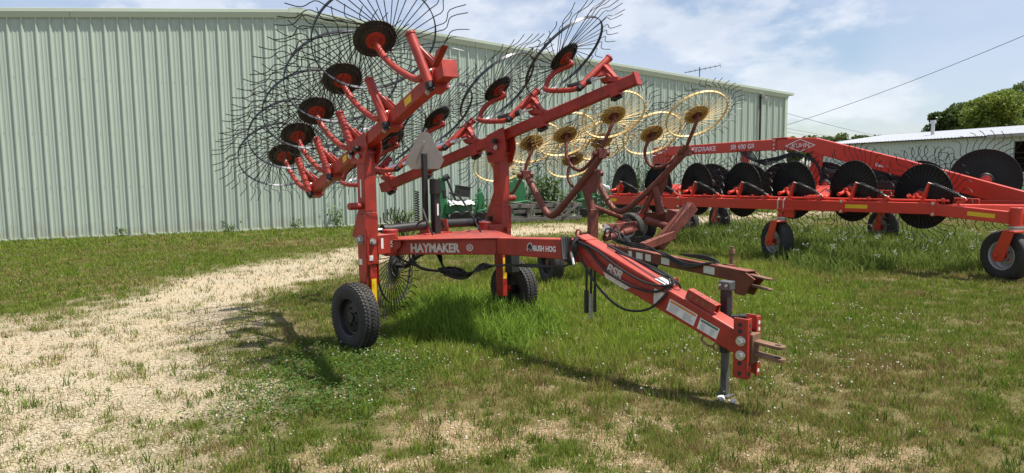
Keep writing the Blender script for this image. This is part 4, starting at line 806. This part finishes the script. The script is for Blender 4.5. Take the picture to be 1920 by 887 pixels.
# ================================================================== RAKE 2 (old rusty rake with yellow wheels)
H2 = R(-68.2); O2 = V((1.31, 10.6, 0))
r2 = thing('hay_rake', O2, H2, 'old rusty red V rake with yellow tined wheels on curved tubes, in the middle', 'hay rake', 'hay rakes parked in the yard')
INV2 = (Matrix.Translation(O2) @ Matrix.Rotation(H2, 4, 'Z')).inverted()
def A2(px, py, Y): return INV2 @ at(px, py, Y)
def part2(nm, mb, mt=RUST, bevel=0): return mb.build(nm, mt, r2, bevel)
for sy in (-1, 1): road_wheel(r2, V((0, sy * .80, .31)), V((0, sy, 0)), .31, .19, .18, BLACK, hubmat=RUST, tread=(sy > 0))
mb = MB(); mb.box((0, -.78, .34), (0, .78, .34), .10, .10); part2('axle', mb, RUST, .006)
mb = MB(); mb.box((-.1, 0, .50), (3.22, 0, .50), .11, .14); tg2 = part2('tongue', mb, RUST, .007)
for k, (x, w) in enumerate(((.95, .09), (1.15, .16), (1.38, .13), (1.75, .18), (2.62, .20))): decal((x, -.0555, .455), (1, 0, 0), (0, 0, 1), w, .085, WHITE, tg2, 'faded_decal')
mb = MB(); mb.prism([(3.10, -.07, .56), (3.34, -.07, .56), (3.50, -.07, .50), (3.42, -.07, .42), (3.34, -.07, .30), (3.20, -.07, .30), (3.10, -.07, .44)], (0, .014, 0)); mb.prism([(3.10, .056, .56), (3.34, .056, .56), (3.50, .056, .50), (3.42, .056, .42), (3.34, .056, .30), (3.20, .056, .30), (3.10, .056, .44)], (0, .014, 0)); mb.box((3.1, 0, .565), (3.36, 0, .565), .14, .012); hp2 = part2('hitch_plate', mb, RUST)
for z in (.53, .42):
    mb = MB(); mb.box((3.30, 0, z), (3.64, 0, z - .01), .075, .018); mb.cyl((3.64, 0, z - .019), (3.64, 0, z - .001), .038, 14); mb.build('clevis_jaw', RUSTY, hp2, .003)
mb = MB(); mb.cyl((2.90, .12, .02), (2.90, .12, .70), .024, 12); mb.cyl((2.90, .12, .70), (2.90, .12, .745), .034, 12); mb.cyl((2.90, .12, .745), (2.90, .12, .78), .022, 12); jk2 = part2('parking_jack', mb, RUSTY)
mb = MB(); mb.box((2.9, .05, .53), (2.9, .12, .53), .12, .10); mb.build('jack_clamp', RUST, jk2)
for k in range(3):
    j = .02 * k; mb = MB(); mb.tube(spline([(.45, -.05 + j, .66), (.8, -.06, .62 + j), (1.3, -.04 + j, .60 + j), (1.75, -.06 - j, .61), (2.0, -.08, .58 - j), (2.35, -.085 - j * .5, .53 - j), (2.75, -.05, .585), (2.82, .0, .60), (2.5, .04, .595 + j), (2.0, .04, .60)], 6), .011, 6); mb.build('hose', HOSE, r2)
for k in range(5):
    a = k * 1.3; mb = MB(); mb.tube(spline([(.35 + .1 * math.cos(a), .1 * math.sin(a), .64), (.5 + .1 * math.sin(a), .12 * math.cos(a), .72 + .03 * k), (.75, .06 * math.sin(a * 2), .68), (.95, .05 * math.cos(a), .62)], 5), .012, 6); mb.build('hose', HOSE, r2)
# near side upright and its boxes
mb = MB(); mb.box(A2(1111, 450, 10.35), A2(1112, 392, 10.35), .13, .11); mb.box(A2(1096, 446, 10.35), A2(1096, 436, 10.35), .12, .12); part2('upright_post', mb, RUST, .008)
mb = MB(); mb.prism([A2(1128, 421, 10.45), A2(1178, 416, 10.9), A2(1181, 432, 10.9), A2(1135, 449, 10.45)], (0, .16, 0)); bx = part2('fold_box', mb, RUST, .005)
mb = MB(); mb.cyl(A2(1134, 447, 10.4), A2(1181, 433, 10.85), .052, 14); mb.cyl(A2(1167, 437, 10.7), A2(1182, 432.5, 10.87), .06, 14); mb.build('fold_tube', RUST, bx)
mb = MB(); mb.cyl(A2(1104, 384, 10.4), A2(1165, 408, 11.0), .035, 10); part2('brace', mb)
decal(A2(1129, 432, 10.38), A2(1140, 436, 10.38) - A2(1129, 432, 10.38), (0, 0, 1), .09, .10, WHITE, bx, 'faded_decal')
mb = MB(); mb.prism([A2(1086, 352, 10.42), A2(1118, 318, 10.3), A2(1122, 340, 10.3), A2(1112, 362, 10.3), A2(1096, 364, 10.35)], (0, .05, 0)); mb.cyl(A2(1110, 395, 10.35), A2(1100, 358, 10.38), .062, 14); part2('tube_clamp', mb)
# far side upright
mb = MB(); mb.prism([A2(1207, 399, 11.2), A2(1247, 397, 10.9), A2(1250, 428, 10.9), A2(1214, 417, 11.2)], (.0, .22, 0)); part2('fold_box', mb, RUST, .006)
mb = MB(); mb.cyl(A2(1212, 413, 11.05), A2(1252, 425, 10.75), .055, 14); part2('fold_tube', mb)
mb = MB(); mb.cyl(A2(1240, 402, 10.95), A2(1228, 350, 11.0), .07, 14, r2=.055); mb.cyl(A2(1204, 402, 11.1), A2(1224, 360, 11.05), .045, 12); mb.prism([A2(1206, 362, 11.1), A2(1250, 318, 10.9), A2(1246, 345, 10.95), A2(1236, 366, 11.0), A2(1222, 368, 11.05)], (0, .05, 0)); part2('tube_clamp', mb)
mb = MB(); mb.prism([A2(1252, 392, 10.8), A2(1268, 396, 10.75), A2(1268, 416, 10.75), A2(1256, 426, 10.8), A2(1244, 420, 10.85)], (0, .16, 0)); mb.box(A2(1232, 462, 10.55), A2(1298, 386, 10.75), .165, .16); part2('folded_arm', mb, RUST, .010)
mb = MB(); mb.box(A2(1205, 463, 10.2), A2(1262, 440, 10.6), .10, .12); part2('rear_frame', mb, RUST, .006)
for nm, pts, rad in (('curved_tube', [(986, 322, 11.1), (993, 340, 11.05), (1010, 372, 10.9), (1022, 395, 10.8), (1036, 404, 10.7), (1052, 390, 10.6), (1080, 356, 10.45), (1127, 292, 10.25)], .052), ('curved_tube', [(1116, 322, 11.6), (1124, 346, 11.55), (1140, 378, 11.4), (1155, 395, 11.3), (1172, 394, 11.2), (1197, 374, 11.1), (1230, 344, 11.0), (1287, 284, 10.75)], .048)):
    mb = MB(); mb.tube(spline([A2(*p) for p in pts], 6), rad, 14); part2(nm, mb)
N2 = V((.2, -.62, -.76)).normalized(); ROT2 = Matrix.Rotation(H2, 4, 'Z').inverted(); n2 = ROT2 @ N2
arms = [((941, 305), 11.4, [(985, 318, 11.1), (974, 340, 11.1), (960, 362, 11.15), (947, 352, 11.25), (941, 325, 11.3)], 1), ((997, 268), 11.2, [(984, 325, 11.1), (988, 305, 11.1), (996, 285, 11.12)], 1),
        ((1060, 253), 10.75, [(1124, 280, 10.3), (1110, 300, 10.35), (1092, 318, 10.45), (1074, 314, 10.55), (1062, 292, 10.62)], 1), ((1150, 216), 10.3, [(1122, 300, 10.28), (1132, 270, 10.22), (1146, 238, 10.2)], 1),
        ((1074, 298), 11.9, [(1118, 326, 11.6), (1100, 345, 11.65), (1082, 356, 11.7), (1066, 338, 11.75), (1066, 318, 11.8)], 0), ((1128, 264), 11.7, [(1116, 325, 11.6), (1120, 305, 11.58), (1126, 282, 11.6)], 0),
        ((1222, 251), 11.1, [(1284, 272, 10.8), (1270, 292, 10.85), (1243, 312, 10.9), (1220, 311, 11.0), (1209, 289, 11.05), (1214, 268, 11.05)], 1), ((1306, 215), 10.55, [(1280, 296, 10.75), (1290, 268, 10.65), (1303, 236, 10.5)], 1)]
for (hx_, hy_), Y, pts, sgl in arms:
    hub = A2(hx_, hy_, Y); mb = MB(); mb.tube(spline([A2(*p) for p in pts] + [hub + n2 * .06, hub], 6), .026, 10); part2('wheel_arm', mb)
    rake_wheel(r2, frame(hub, n2, ROT2 @ V((1, 0, 0))), 'yellow', c=1, single=bool(sgl), scale=.90, hubmat=RUST, ntine=38)
for p in ((985, 328, 11.08), (1127, 288, 10.26), (1117, 326, 11.58), (1286, 284, 10.76)):
    c = A2(*p); mb = MB(); mb.box(c - V((.0, 0, .07)), c + V((0, 0, .07)), .13, .12); mb.cyl(c + V((-.02, -.12, 0)), c + V((.02, .12, 0)), .045, 12); cl = part2('arm_clamp', mb, RUST, .006)
    mb = MB(); mb.cyl(c + V((-.02, -.14, 0)), c + V((-.015, -.12, 0)), .026, 6); mb.cyl(c + V((.0, -.07, -.08)), c + V((.0, -.07, -.05)), .02, 6); mb.build('clamp_nut', RUSTY, cl)

# ================================================================== RAKE 3 (bright orange-red disc rake)
H3 = R(-44); K0 = V((4.70, 12.20, 0))
r3 = thing('hay_rake', K0, H3, 'bright orange-red twin rake with black disc wheels on long beams, at right', 'hay rake', 'hay rakes parked in the yard')
def part3(nm, mb, mt=ORANGE, bevel=0, parent=None): return mb.build(nm, mt, parent or r3, bevel)
def caster(x, y, ztop, out=-1, lean=.18, near=True, Rr=.365):
    TC = Matrix.Translation((x, y, 0)) @ Matrix.Rotation(R(-32), 4, 'Z') @ Matrix.Translation((-x, -y, 0))
    def part3(nm, mb, mt=ORANGE, bevel=0):
        mb.v = [tuple(TC @ V(p)) for p in mb.v]; return mb.build(nm, mt, r3, bevel)
    mb = MB(); mb.cyl((x - .02, y, .80), (x - .02, y, ztop), .055, 14); st_ = part3('caster_stem', mb)
    mb = MB(); mb.cyl((x - .02, y, .775), (x - .02, y, .80), .10, 18); mb.cyl((x - .02, y, .735), (x - .02, y, .76), .095, 18); mb.v = [tuple(TC @ V(p)) for p in mb.v]; mb.build('caster_plate', ZINC, st_)
    fy = y + out * .165; fk = MB(); fk.prism([V((x - .09, fy, .72)), V((x + .09, fy, .74)), V((x - .06, fy, Rr - .06)), V((x - .20, fy, Rr - .09)), V((x - .24, fy, Rr + .01))], V((0, -out * .02, 0))); fk.box(V((x - .0, fy, .725)), V((x - .0, y + .03, .725)), .20, .03); fk.cyl(V((x - .17, fy - .02, Rr)), V((x - .17, y, Rr)), .03, 12); part3('caster_fork', fk, ORANGE, .008)
    road_wheel(r3, TC @ V((x - .17, y - out * .03, Rr)), TC.to_3x3() @ V((0, out, 0)), Rr, .22, .20, WRIM, tread=False, hubmat=ORANGE)
def raking_side(y0, sgn, full=True):
    # beam in bolted lengths
    cuts = [(-3.72, -2.02), (-2.0, .98), (1.0, 2.30), (2.32, 3.36)]
    for k, (a, b) in enumerate(cuts):
        mb = MB(); za, zb = (1.012, 1.012) if k < 3 else (1.0, .905); mb.box((a, y0, za), (b, y0, zb), .12, .175); bmn = part3('beam', mb, ORANGE, .010)
        if full and k in (0, 2, 3):
            x0 = {0: -3.62, 2: .55 + .5, 3: 2.75}[k]; zz = {0: .985, 2: .985, 3: .93}[k]; decal((x0, y0 - .0605, zz), (1, 0, -.09 if k == 3 else 0), (0, 0, 1), .34 if k else .16, .06, REFL, bmn, 'reflector')
    for xj in (-2.01, .99, 2.31):
        mb = MB(); mb.box((xj - .035, y0, 1.01), (xj + .035, y0, 1.01), .15, .215); jp = part3('joint_flange', mb, ORANGE, .004)
        mb = MB()
        for z in (.93, 1.09): bolt(mb, (xj, y0 - .076, z), (0, -1, 0), .016, .02)
        mb.build('flange_bolts', ZINC, jp)
    mb = MB(); mb.cyl((-3.6, y0 + sgn * .02, 1.13), (2.5, y0 + sgn * .02, 1.13), .018, 10); part3('linkage_rod', mb)
    return
raking_side(0, 1); raking_side(4.0, -1, False)
nearx = [-3.56, -2.74, -1.86, -.92, .02, 1.02, 2.06]; farx = [-3.35, -2.45, -1.55, -.65, .25, 1.2, 2.35]
for k, x in enumerate(nearx):
    n_ = V((-.44 + random.uniform(-.07, .07), -.90, .03 + random.uniform(-.04, .04))).normalized(); hb = V((x, .34, 1.25 if k < 6 else 1.18)); rake_wheel(r3, frame(hb, n_), 'disc', c=1, single=True, ntine=36)
    mb = MB(); mb.cyl(hb + n_ * .05, hb + n_ * .16, .05, 14); mb.tube(spline([hb + n_ * .14, hb + n_ * .16 + V((-.03, -.02, -.04)), V((x - .12, .06, 1.20))], 4), .032, 10); mb.box(hb + n_ * .13, V((x + .08, .06, 1.15)), .045, .04); part3('wheel_arm', mb, ORANGE, .003)
    mb = MB(); mb.box((x + .08, .03, 1.10), (x + .17, .0, 1.40), .065, .05, w2=.04, h2=.035); up_ = part3('arm_upright', mb, ORANGE, .006)
    a, b = V((x + .17, .0, 1.40)), V((x + .62, .0, 1.19)); d_ = (b - a).normalized(); s_ = d_.cross(V((0, 1, 0))); mb = MB(); mb.tube([a + d_ * (.06 + .0038 * q) + (s_ * math.cos(q * .8) + V((0, 1, 0)) * math.sin(q * .8)) * .030 for q in range(100)], .009, 5); mb.cyl(a + d_ * .04, b - d_ * .03, .018, 6); sp3 = part3('coil_spring', mb, BLACK)
    mb = MB(); mb.cyl(a - V((.01, 0, 0)), a + d_ * .08, .010, 6); mb.build('spring_hook', ZINC, sp3); mb = MB(); mb.cyl(b - d_ * .06, b + d_ * .04, .012, 6); mb.build('spring_hook', ZINC, sp3)
    mb = MB(); mb.box((x + .55, -.01, 1.10), (x + .66, -.01, 1.17), .07, .05); mb.lathe([(.02, -.02), (.04, -.02), (.04, .02), (.02, .02)], 14, frame((x + .36, .02, 1.13), (1, 0, 0)), closed=True); part3('spring_anchor', mb)
for k, x in enumerate(farx):
    n_ = V((.34, -.94, .03)).normalized(); big = k == 6; rake_wheel(r3, frame(V((x, 3.7 if not big else 3.3, 1.24 if not big else 1.36)), n_), 'disc', c=-1, single=False, ntine=36, scale=1.15 if big else 1.0)
    mb = MB(); mb.box((x + .05, 3.98, 1.1), (x + .02, 3.78, 1.24), .06, .06); part3('wheel_arm', mb)
# casters
caster(.0, -.02, .98); caster(3.36, -.03, 1.0); caster(-3.2, 4.0, .98); caster(.55, 4.0, .98)
mb = MB(); mb.box((.12, -.02, .80), (.16, -.02, 1.10), .10, .16, up=(1, 0, 0)); mb.box((-.06, -.02, .93), (.22, -.02, .93), .15, .04); cs = part3('caster_clamp', mb, ORANGE, .004)
mb = MB()
for xx in (-.06, .04): mb.tube([(xx, -.07, .90), (xx, -.07, 1.10), (xx, .0, 1.12), (xx, .07, 1.10)], .012, 8)
mb.build('u_bolts', ZINC, cs)
# central frame: posts and the long arched beam
YC = 2.0
pts = [(-3.86, 2.02, .20), (-1.02, 2.10, .22), (-.70, 2.10, .25), (-.22, 2.06, .30), (1.38, 1.60, .32), (3.10, 1.08, .30), (4.3, .74, .22)]
for nm, seg, nseg in (('rear_top_beam', pts[:2], 0), ('front_top_beam', pts[1:], 1)):
    P = []; n = len(seg)
    up_e = [V((x, YC - .075, z + h / 2)) for x, z, h in seg]; lo_e = [V((x, YC - .075, z - h / 2)) for x, z, h in seg]; mb = MB(); mb.prism(up_e + lo_e[::-1], (0, .15, 0)); bmc = part3(nm, mb, ORANGE, .012)
    if nseg == 0:
        o = V((-2.98, YC - .0765, 2.0)); xd = V((2.84, 0, .08)); text('SPEEDRAKE', o, xd, (0, 0, 1), .135, LETTER, bmc, sx=.98, shear=.1, off=.002); text('SR 600 GII', o + xd.normalized() * 1.02, xd, (0, 0, 1), .135, LETTER, bmc, sx=.88, shear=.1, off=.002)
        mb = MB(); mb.prism([V((-3.80, YC - .077, 2.01)), V((-3.55, YC - .077, 2.02)), V((-3.55, YC - .077, 2.035)), V((-3.80, YC - .077, 2.025))], (0, -.001, 0)); mb.build('trim_mark', WHITE, bmc)
    else:
        c = V((-.50, YC - .0765, 2.07)); w_, h_ = .30, .128; mb = MB(); D_ = [V((-w_, 0, 0)), V((0, 0, -h_)), V((w_, 0, 0)), V((0, 0, h_))]
        for k in range(4):
            a, b = D_[k], D_[(k + 1) % 4]; mb.prism([c + a, c + b, c + b * .88, c + a * .88], (0, -.0015, 0))
        mb.build('diamond_emblem', LETTER, bmc); text('KUHN', c + V((-.168, 0, -.040)), (1, 0, .02), (0, 0, 1), .118, LETTER, bmc, sx=1.05, off=.0005)
        text('Cww', V((.88, YC - .0765, 1.66)), (1, 0, -.27), (.27, 0, 1), .07, LETTER, bmc, off=.003).name = 'small_emblem'
        mb = MB(); mb.box((-1.05, YC, 2.222), (-.75, YC, 2.232), .20, .02); mb.box((-1.05, YC - .085, 2.10), (-.98, YC - .085, 2.10), .02, .27); mb.build('joint_plate', ORANGE, bmc, .003)
        mb = MB()
        for z in (2.02, 2.10, 2.18): bolt(mb, (-1.015, YC - .096, z), (0, -1, 0), .014, .018)
        mb.build('joint_bolts', ZINC, bmc)
mb = MB(); mb.box((-3.72, YC, .95), (-3.72, YC, 1.96), .12, .34, up=(1, 0, 0)); mb.prism([(-3.56, YC - .05, 1.93), (-3.40, YC - .05, 1.93), (-3.56, YC - .05, 1.75)], (0, .1, 0)); part3('rear_post', mb, ORANGE, .015)
mb = MB(); mb.box((-1.66, YC, 1.02), (-1.66, YC, 2.0), .13, .15, up=(1, 0, 0)); part3('middle_post', mb, ORANGE, .012)
mb = MB(); mb.box((-.30, YC, 1.05), (-.16, YC, 1.98), .13, .18, up=(1, 0, 0)); mb.box((-.42, YC, 1.05), (-.10, YC, 1.05), .18, .12); part3('front_post', mb, ORANGE, .012)
mb = MB(); mb.box((-3.9, YC, .98), (3.2, YC, .98), .16, .18); part3('lower_beam', mb, ORANGE, .012)
mb = MB(); mb.box((-.4, YC - .25, 1.12), (2.6, YC - .45, 1.06), .08, .09); part3('lift_link', mb, ORANGE, .006); mb = MB(); mb.box((-.4, YC - .35, 1.24), (2.2, YC - .5, 1.16), .07, .07); part3('lift_link', mb, ORANGE, .006)
mb = MB(); mb.box((2.55, .10, .98), (3.6, YC - .2, .92), .22, .20); part3('front_yoke', mb, ORANGE, .010); mb = MB(); mb.box((2.55, 3.9, .98), (3.6, YC + .2, .92), .22, .20); part3('front_yoke', mb, ORANGE, .010)
mb = MB(); mb.box((3.36, .0, .905), (4.3, .9, .86), .12, .16); mb.cyl((3.34, -.03, .80), (3.34, -.03, 1.06), .085, 18); part3('caster_pivot', mb, ORANGE, .006)
mb = MB(); mb.box((3.3, .0, .92), (4.6, .35, .86), .12, .15); part3('nose_beam', mb, ORANGE, .008)
# bent carrying arms from the centre to the near beam
for x, yy in ((.52, 0), (-2.5, 0)):
    mb = MB(); P = [(x - .55, YC - .05, 1.22), (x - .10, .85, 1.26), (x + .05, .42, 1.20)]; mb.box(P[0], P[1], .30, .12); mb.box(P[1], (x + .02, .10, 1.11), .30, .12, w2=.34); part3('carrying_arm', mb, ORANGE, .02)
mb = MB(); mb.prism([(-2.35, -.07, 1.10), (-2.05, -.07, 1.10), (-2.02, -.07, .92), (-2.15, -.07, .82), (-2.35, -.07, .92)], (0, .14, 0)); mb.box((-2.3, .0, 1.0), (-3.6, YC, 1.0), .16, .16); part3('rear_knuckle', mb, ORANGE, .01)
# lift cylinder and hoses near the front post
mb = MB(); mb.cyl((.0, YC - .13, 1.58), (1.0, YC - .14, 1.32), .055, 14); mb.cyl((.9, YC - .14, 1.345), (1.35, YC - .14, 1.22), .028, 12); mb.cube((1.15, YC - .15, 1.28), .35, .10, .2); part3('lift_cylinder', mb, BLACK)
for k in range(6):
    j = k * .05; mb = MB(); mb.tube(spline([(-1.75 + j, YC - .09, 1.98), (-1.45 + j, YC - .13, 1.80 - j * .4), (-1.0 + j, YC - .12, 1.84), (-.6, YC - .10, 1.93 - j * .3), (-.3 + j * .4, YC - .13, 1.80), (-.05, YC - .13, 1.62 - j)], 6), .012, 6); mb.build('hose', HOSE, r3)
mb = MB(); mb.tube(spline([(-1.8, YC - .10, 1.95), (-1.82, YC - .13, 1.5), (-1.95, YC - .12, 1.1)], 6), .012, 6); mb.build('hose', HOSE, r3)
# rear carriage wheels
for dy in (-.24, .24):
    road_wheel(r3, V((-3.86, 1.15 + dy + .1, .34)), V((0, -1, 0)), .34, .21, .20, WRIM, tread=False, hubmat=ORANGE)
mb = MB(); mb.box((-3.9, 1.24, .40), (-3.6, 1.5, .95), .12, .14); mb.box((-3.86, .92, .34), (-3.86, 1.55, .34), .07, .07); mb.box((-4.1, .86, .42), (-3.62, .86, .38), .03, .16); part3('wheel_bracket', mb, ORANGE, .008)
for dy in (2.6, 3.1): road_wheel(r3, V((-3.7, dy, .34)), V((0, -1, 0)), .34, .21, .20, WRIM, tread=False, hubmat=ORANGE)
mb = MB(); mb.box((-3.7, 2.0, .34), (-3.7, 3.2, .34), .09, .09); mb.box((-3.7, 2.85, .34), (-3.6, 2.1, .95), .11, .12); part3('wheel_bracket', mb, ORANGE, .008)

# ------------------------------------------------------------------ things stored along the wall
def wallat(px, d, z=0):
    # point d metres in front of the wall, in the direction of picture column px at ground
    r_ = ray(px, 430); q = V((0, 0, EYE)); tt = ((W0 + WN * d) - q).dot(WN) / r_.dot(WN); p = q + r_ * tt; return V((p.x, p.y, z))
pl = thing('planter_unit', wallat(856, .9), WA, 'green seed planter row unit with black hopper and white sheet by the wall', 'planter')
def pp(nm, mb, mt, bevel=0, parent=None): return mb.build(nm, mt, parent or pl, bevel)
mb = MB(); mb.box((-.40, 0, .15), (-.42, .1, 1.45), .14, .30, up=(1, 0, 0), w2=.10, h2=.18); pp('mast', mb, GREEN, .02)
mb = MB(); mb.box((-.30, -.02, 1.42), (-.02, -.05, .70), .07, .06); mb.cyl((-.38, 0, 1.40), (-.22, -.02, 1.48), .09, 12); pp('arm', mb, BLACK, .004)
mb = MB(); mb.prism([(-.02, -.22, .86), (.38, -.22, .82), (.42, -.22, 1.12), (.05, -.22, 1.18)], (0, .42, 0)); hpb = pp('seed_hopper', mb, BLACK, .03)
mb = MB(); mb.prism([(.02, -.24, 1.17), (.44, -.24, 1.10), (.44, -.24, 1.14), (.04, -.24, 1.21)], (0, .46, 0)); mb.build('hopper_lid', mat('dark_grey_lid', (.05, .05, .05), .35), hpb, .01)
mb = MB(); mb.prism([(-.38, -.2, .32), (.42, -.2, .28), (.50, -.2, .62), (-.36, -.2, .66)], (0, .45, 0)); mb.box((-.35, -.25, .60), (.55, -.25, .60), .05, .05); mb.box((.28, -.22, .60), (.6, -.22, .80), .04, .04); mb.box((.5, -.22, .25), (.62, -.22, .72), .05, .05); pp('frame', mb, GREEN, .02)
bm = bmesh.new(); bmesh.ops.create_grid(bm, x_segments=14, y_segments=8, size=.5)
for v_ in bm.verts:
    x, y = v_.co.x, v_.co.y; v_.co = V((x * .8 + .10, y * .5 - .08, 0.72 + .02 * math.sin(x * 7 + y * 5) + random.uniform(-.022, .022) - .5 * max(0, -y - .28) - .25 * max(0, abs(x) - .4)))
me = bpy.data.meshes.new('plastic_sheet'); bm.to_mesh(me); bm.free(); o = link('plastic_sheet', me, BAG, pl); sm_ = o.modifiers.new('solid', 'SOLIDIFY'); sm_.thickness = .01
for x in (-.1, .25):
    mb = MB(); mb.lathe([(.001, -.02), (.2, -.02), (.22, 0), (.2, .02), (.001, .02)], 24, frame((x, -.28, .20), (0, 1, .2))); pp('closing_wheel', mb, BLACK)
mb = MB(); mb.tube(spline([(-.45, -.15, .95), (-.30, -.3, .78), (-.1, -.3, .60), (.05, -.3, .42)]), .014, 6); mb.cyl((-.42, -.16, .8), (-.42, -.16, 1.05), .06, 12); pp('chute', mb, BLACK)
def stand_implement(px, d, label, h, w, white):
    t_ = thing('green_implement', wallat(px, d), WA, label, 'implement', 'green implements stored along the wall')
    mb = MB(); mb.prism([(-w / 2, 0, .05), (w / 2, 0, .02), (w * .42, 0, h * .8), (w * .15, 0, h), (-w * .3, 0, h * .92)], (0, .10, 0)); mb.build('side_plate', GREEN, t_, .02)
    mb = MB(); mb.box((w * .3, .05, .1), (w * .15, .25, h * 1.05), .08, .10); mb.box((-w * .45, .1, .15), (-w * .2, .3, h * .9), .06, .08); mb.build('upright', GREEN, t_, .01)
    mb = MB(); mb.box((-w * .6, -.05, h * .35), (w * .6, -.05, h * .42), .07, .07); mb.build('cross_bar', GREEN, t_, .01)
    for x in (-w * .35, w * .3):
        mb = MB(); mb.lathe([(.001, -.01), (.16, -.008), (.17, 0), (.16, .008), (.001, .01)], 24, frame((x, -.14, .18), (.3, 1, .1))); mb.build('coulter_disc', BLACK, t_)
    if white:
        bm = bmesh.new(); bmesh.ops.create_icosphere(bm, subdivisions=3, radius=.22)
        for v_ in bm.verts: v_.co *= 1 + .25 * math.sin(v_.co.x * 23 + v_.co.z * 17) * .6; v_.co.z *= .8
        me = bpy.data.meshes.new('feed_bag'); bm.to_mesh(me); bm.free(); link('feed_bag', me, BAG, t_, Matrix.Translation((w * .75, -.1, h * .55)))
    return t_
stand_implement(965, .7, 'tall green implement with sloped side plate behind the wooden rack', 1.5, .9, False)
stand_implement(1103, .8, 'narrow green implement with white bag between the yellow rake tubes', 1.72, .75, True)
stand_implement(1180, .9, 'green implement with white bag behind the left disc wheels', 1.2, .7, True)
stand_implement(903, .8, 'short green implement peeping out beside the far red post', 1.0, .28, False)
g = at(1925, 345, 24); t_ = thing('green_implement', V((g.x, g.y, 0)), R(20), 'green implement at the far right edge beyond the orange rake', 'implement', 'green implements stored along the wall')
mb = MB(); mb.prism([(-.5, 0, .3), (.8, 0, .3), (.8, 0, 1.5), (.1, 0, 1.1)], (0, .5, 0)); mb.build('side_plate', GREEN, t_, .03); mb = MB(); mb.cyl((-.2, -.1, .35), (-.2, .1, .35), .35, 24); mb.build('wheel', RUBBER, t_); mb = MB(); mb.cyl((.6, -.1, .35), (.6, .1, .35), .35, 24); mb.build('wheel', RUBBER, t_)
# weathered wooden rack
wr = thing('wooden_rack', wallat(1016, 1.25), WA, 'weathered grey wooden rack low on the grass before the wall', 'rack')
for z, y, l in ((.52, -.35, 2.5), (.10, -.35, 2.5), (.50, .35, 2.5), (.10, .35, 2.5), (.30, .36, 2.5)):
    mb = MB(); mb.box((-l / 2, y, z), (l / 2, y, z + random.uniform(-.02, .02)), .05, .11); mb.build('rail', WOOD, wr, .004)
for x in (-1.15, -.6, .55, 1.15):
    for y in (-.35, .35):
        mb = MB(); mb.box((x, y + .05, .0), (x, y + .05, .58), .07, .09, up=(1, 0, 0)); mb.build('stake', WOOD, wr, .004)
for x in (-.9, -.3, .3, .9):
    mb = MB(); mb.box((x, -.42, .60), (x + .03, .42, .60), .12, .03); mb.build('slat', WOOD, wr, .003)
mb = MB(); mb.box((.55, -.38, .15), (1.1, -.38, .50), .04, .06); mb.build('brace', WOOD, wr, .003)
# leafy weeds growing along the wall
def weed(base, h, spread, n, label, cat='weed', cols=((.045, .085, .02), (.12, .18, .05)), leaf=.085, seed=0):
    rd = random.Random(seed); t_ = thing('leafy_weed', base, 0, label, cat, 'weeds growing along the wall'); mb = MB(); LV = []; r = np.random.default_rng(seed + 50); stems = max(2, int(n / 45))
    for s_ in range(stems):
        a = rd.uniform(0, 6.28); tip = V((math.cos(a) * spread * rd.uniform(.2, 1), math.sin(a) * spread * .5 * rd.uniform(.2, 1), h * rd.uniform(.6, 1))); p0 = V((math.cos(a) * spread * .25, math.sin(a) * spread * .12, 0)); mb.tube([p0, p0.lerp(tip, .5) + V((0, 0, h * .08)), tip], .008, 5, r2=.003)
        for k in range(n // stems):
            t = rd.uniform(.15, 1); c = p0.lerp(tip, t) + V((rd.gauss(0, .09), rd.gauss(0, .09), h * .08 * t + rd.gauss(0, .05))); LV.append(c)
    mb.build('stems', MATS.get('weed_stem') or mat('weed_stem', (.09, .13, .04), .7), t_); p = np.array([tuple(c) for c in LV]); m_ = len(p); a = r.normal(size=(m_, 3)); a[:, 2] -= .3; a /= np.linalg.norm(a, axis=1)[:, None]; b = np.cross(a, r.normal(size=(m_, 3)) * .4 + np.array([0, 0, 1.])); b /= np.linalg.norm(b, axis=1)[:, None]
    sz = leaf * (.6 + .8 * r.random((m_, 1))); v = np.stack([p, p + a * sz * .5 + b * sz * .28, p + a * sz, p + a * sz * .5 - b * sz * .28], 1).reshape(-1, 3); k = r.random((m_, 1)); c = np.array(cols[0]) * (1 - k) + np.array(cols[1]) * k
    tag(link('leaves', np_mesh('leaves', v, np.arange(4 * m_).reshape(-1, 4), LEAF, np.repeat(c, 4, 0)), None, t_), kind='stuff')
for k, (px, d, h, sp_, n, lb) in enumerate(((630, .25, .65, .18, 150, 'single leafy weed against the wall left of the red post'), (430, .12, .28, .10, 50, 'tiny weed at the wall foot, middle left'), (225, .12, .30, .10, 50, 'tiny weed at the wall foot near the left edge'), (555, .15, .30, .12, 60, 'small weed at the wall foot left of the single tall one'), (755, .5, .55, .4, 320, 'low leafy weed behind the kicker wheel'), (905, .55, .75, .5, 420, 'leafy weed between the planter unit and the far red post'), (1020, .5, 1.55, .75, 1500, 'tall bushy weed rising above the wooden rack'), (1062, .5, 1.0, .6, 700, 'leafy weed at the right end of the wooden rack'), (1135, .8, .95, .5, 600, 'leafy weed between the two white bags'), (1178, .35, 1.75, .45, 900, 'tall vine climbing behind the left disc wheels'), (1228, .35, 1.75, .4, 800, 'tall vine climbing left of the orange post'), (1290, .6, .8, .6, 500, 'dense weed under the orange beam'))):
    weed(wallat(px, d), h, sp_, n, lb, seed=k, leaf=.085 if h < 1.2 else .11)
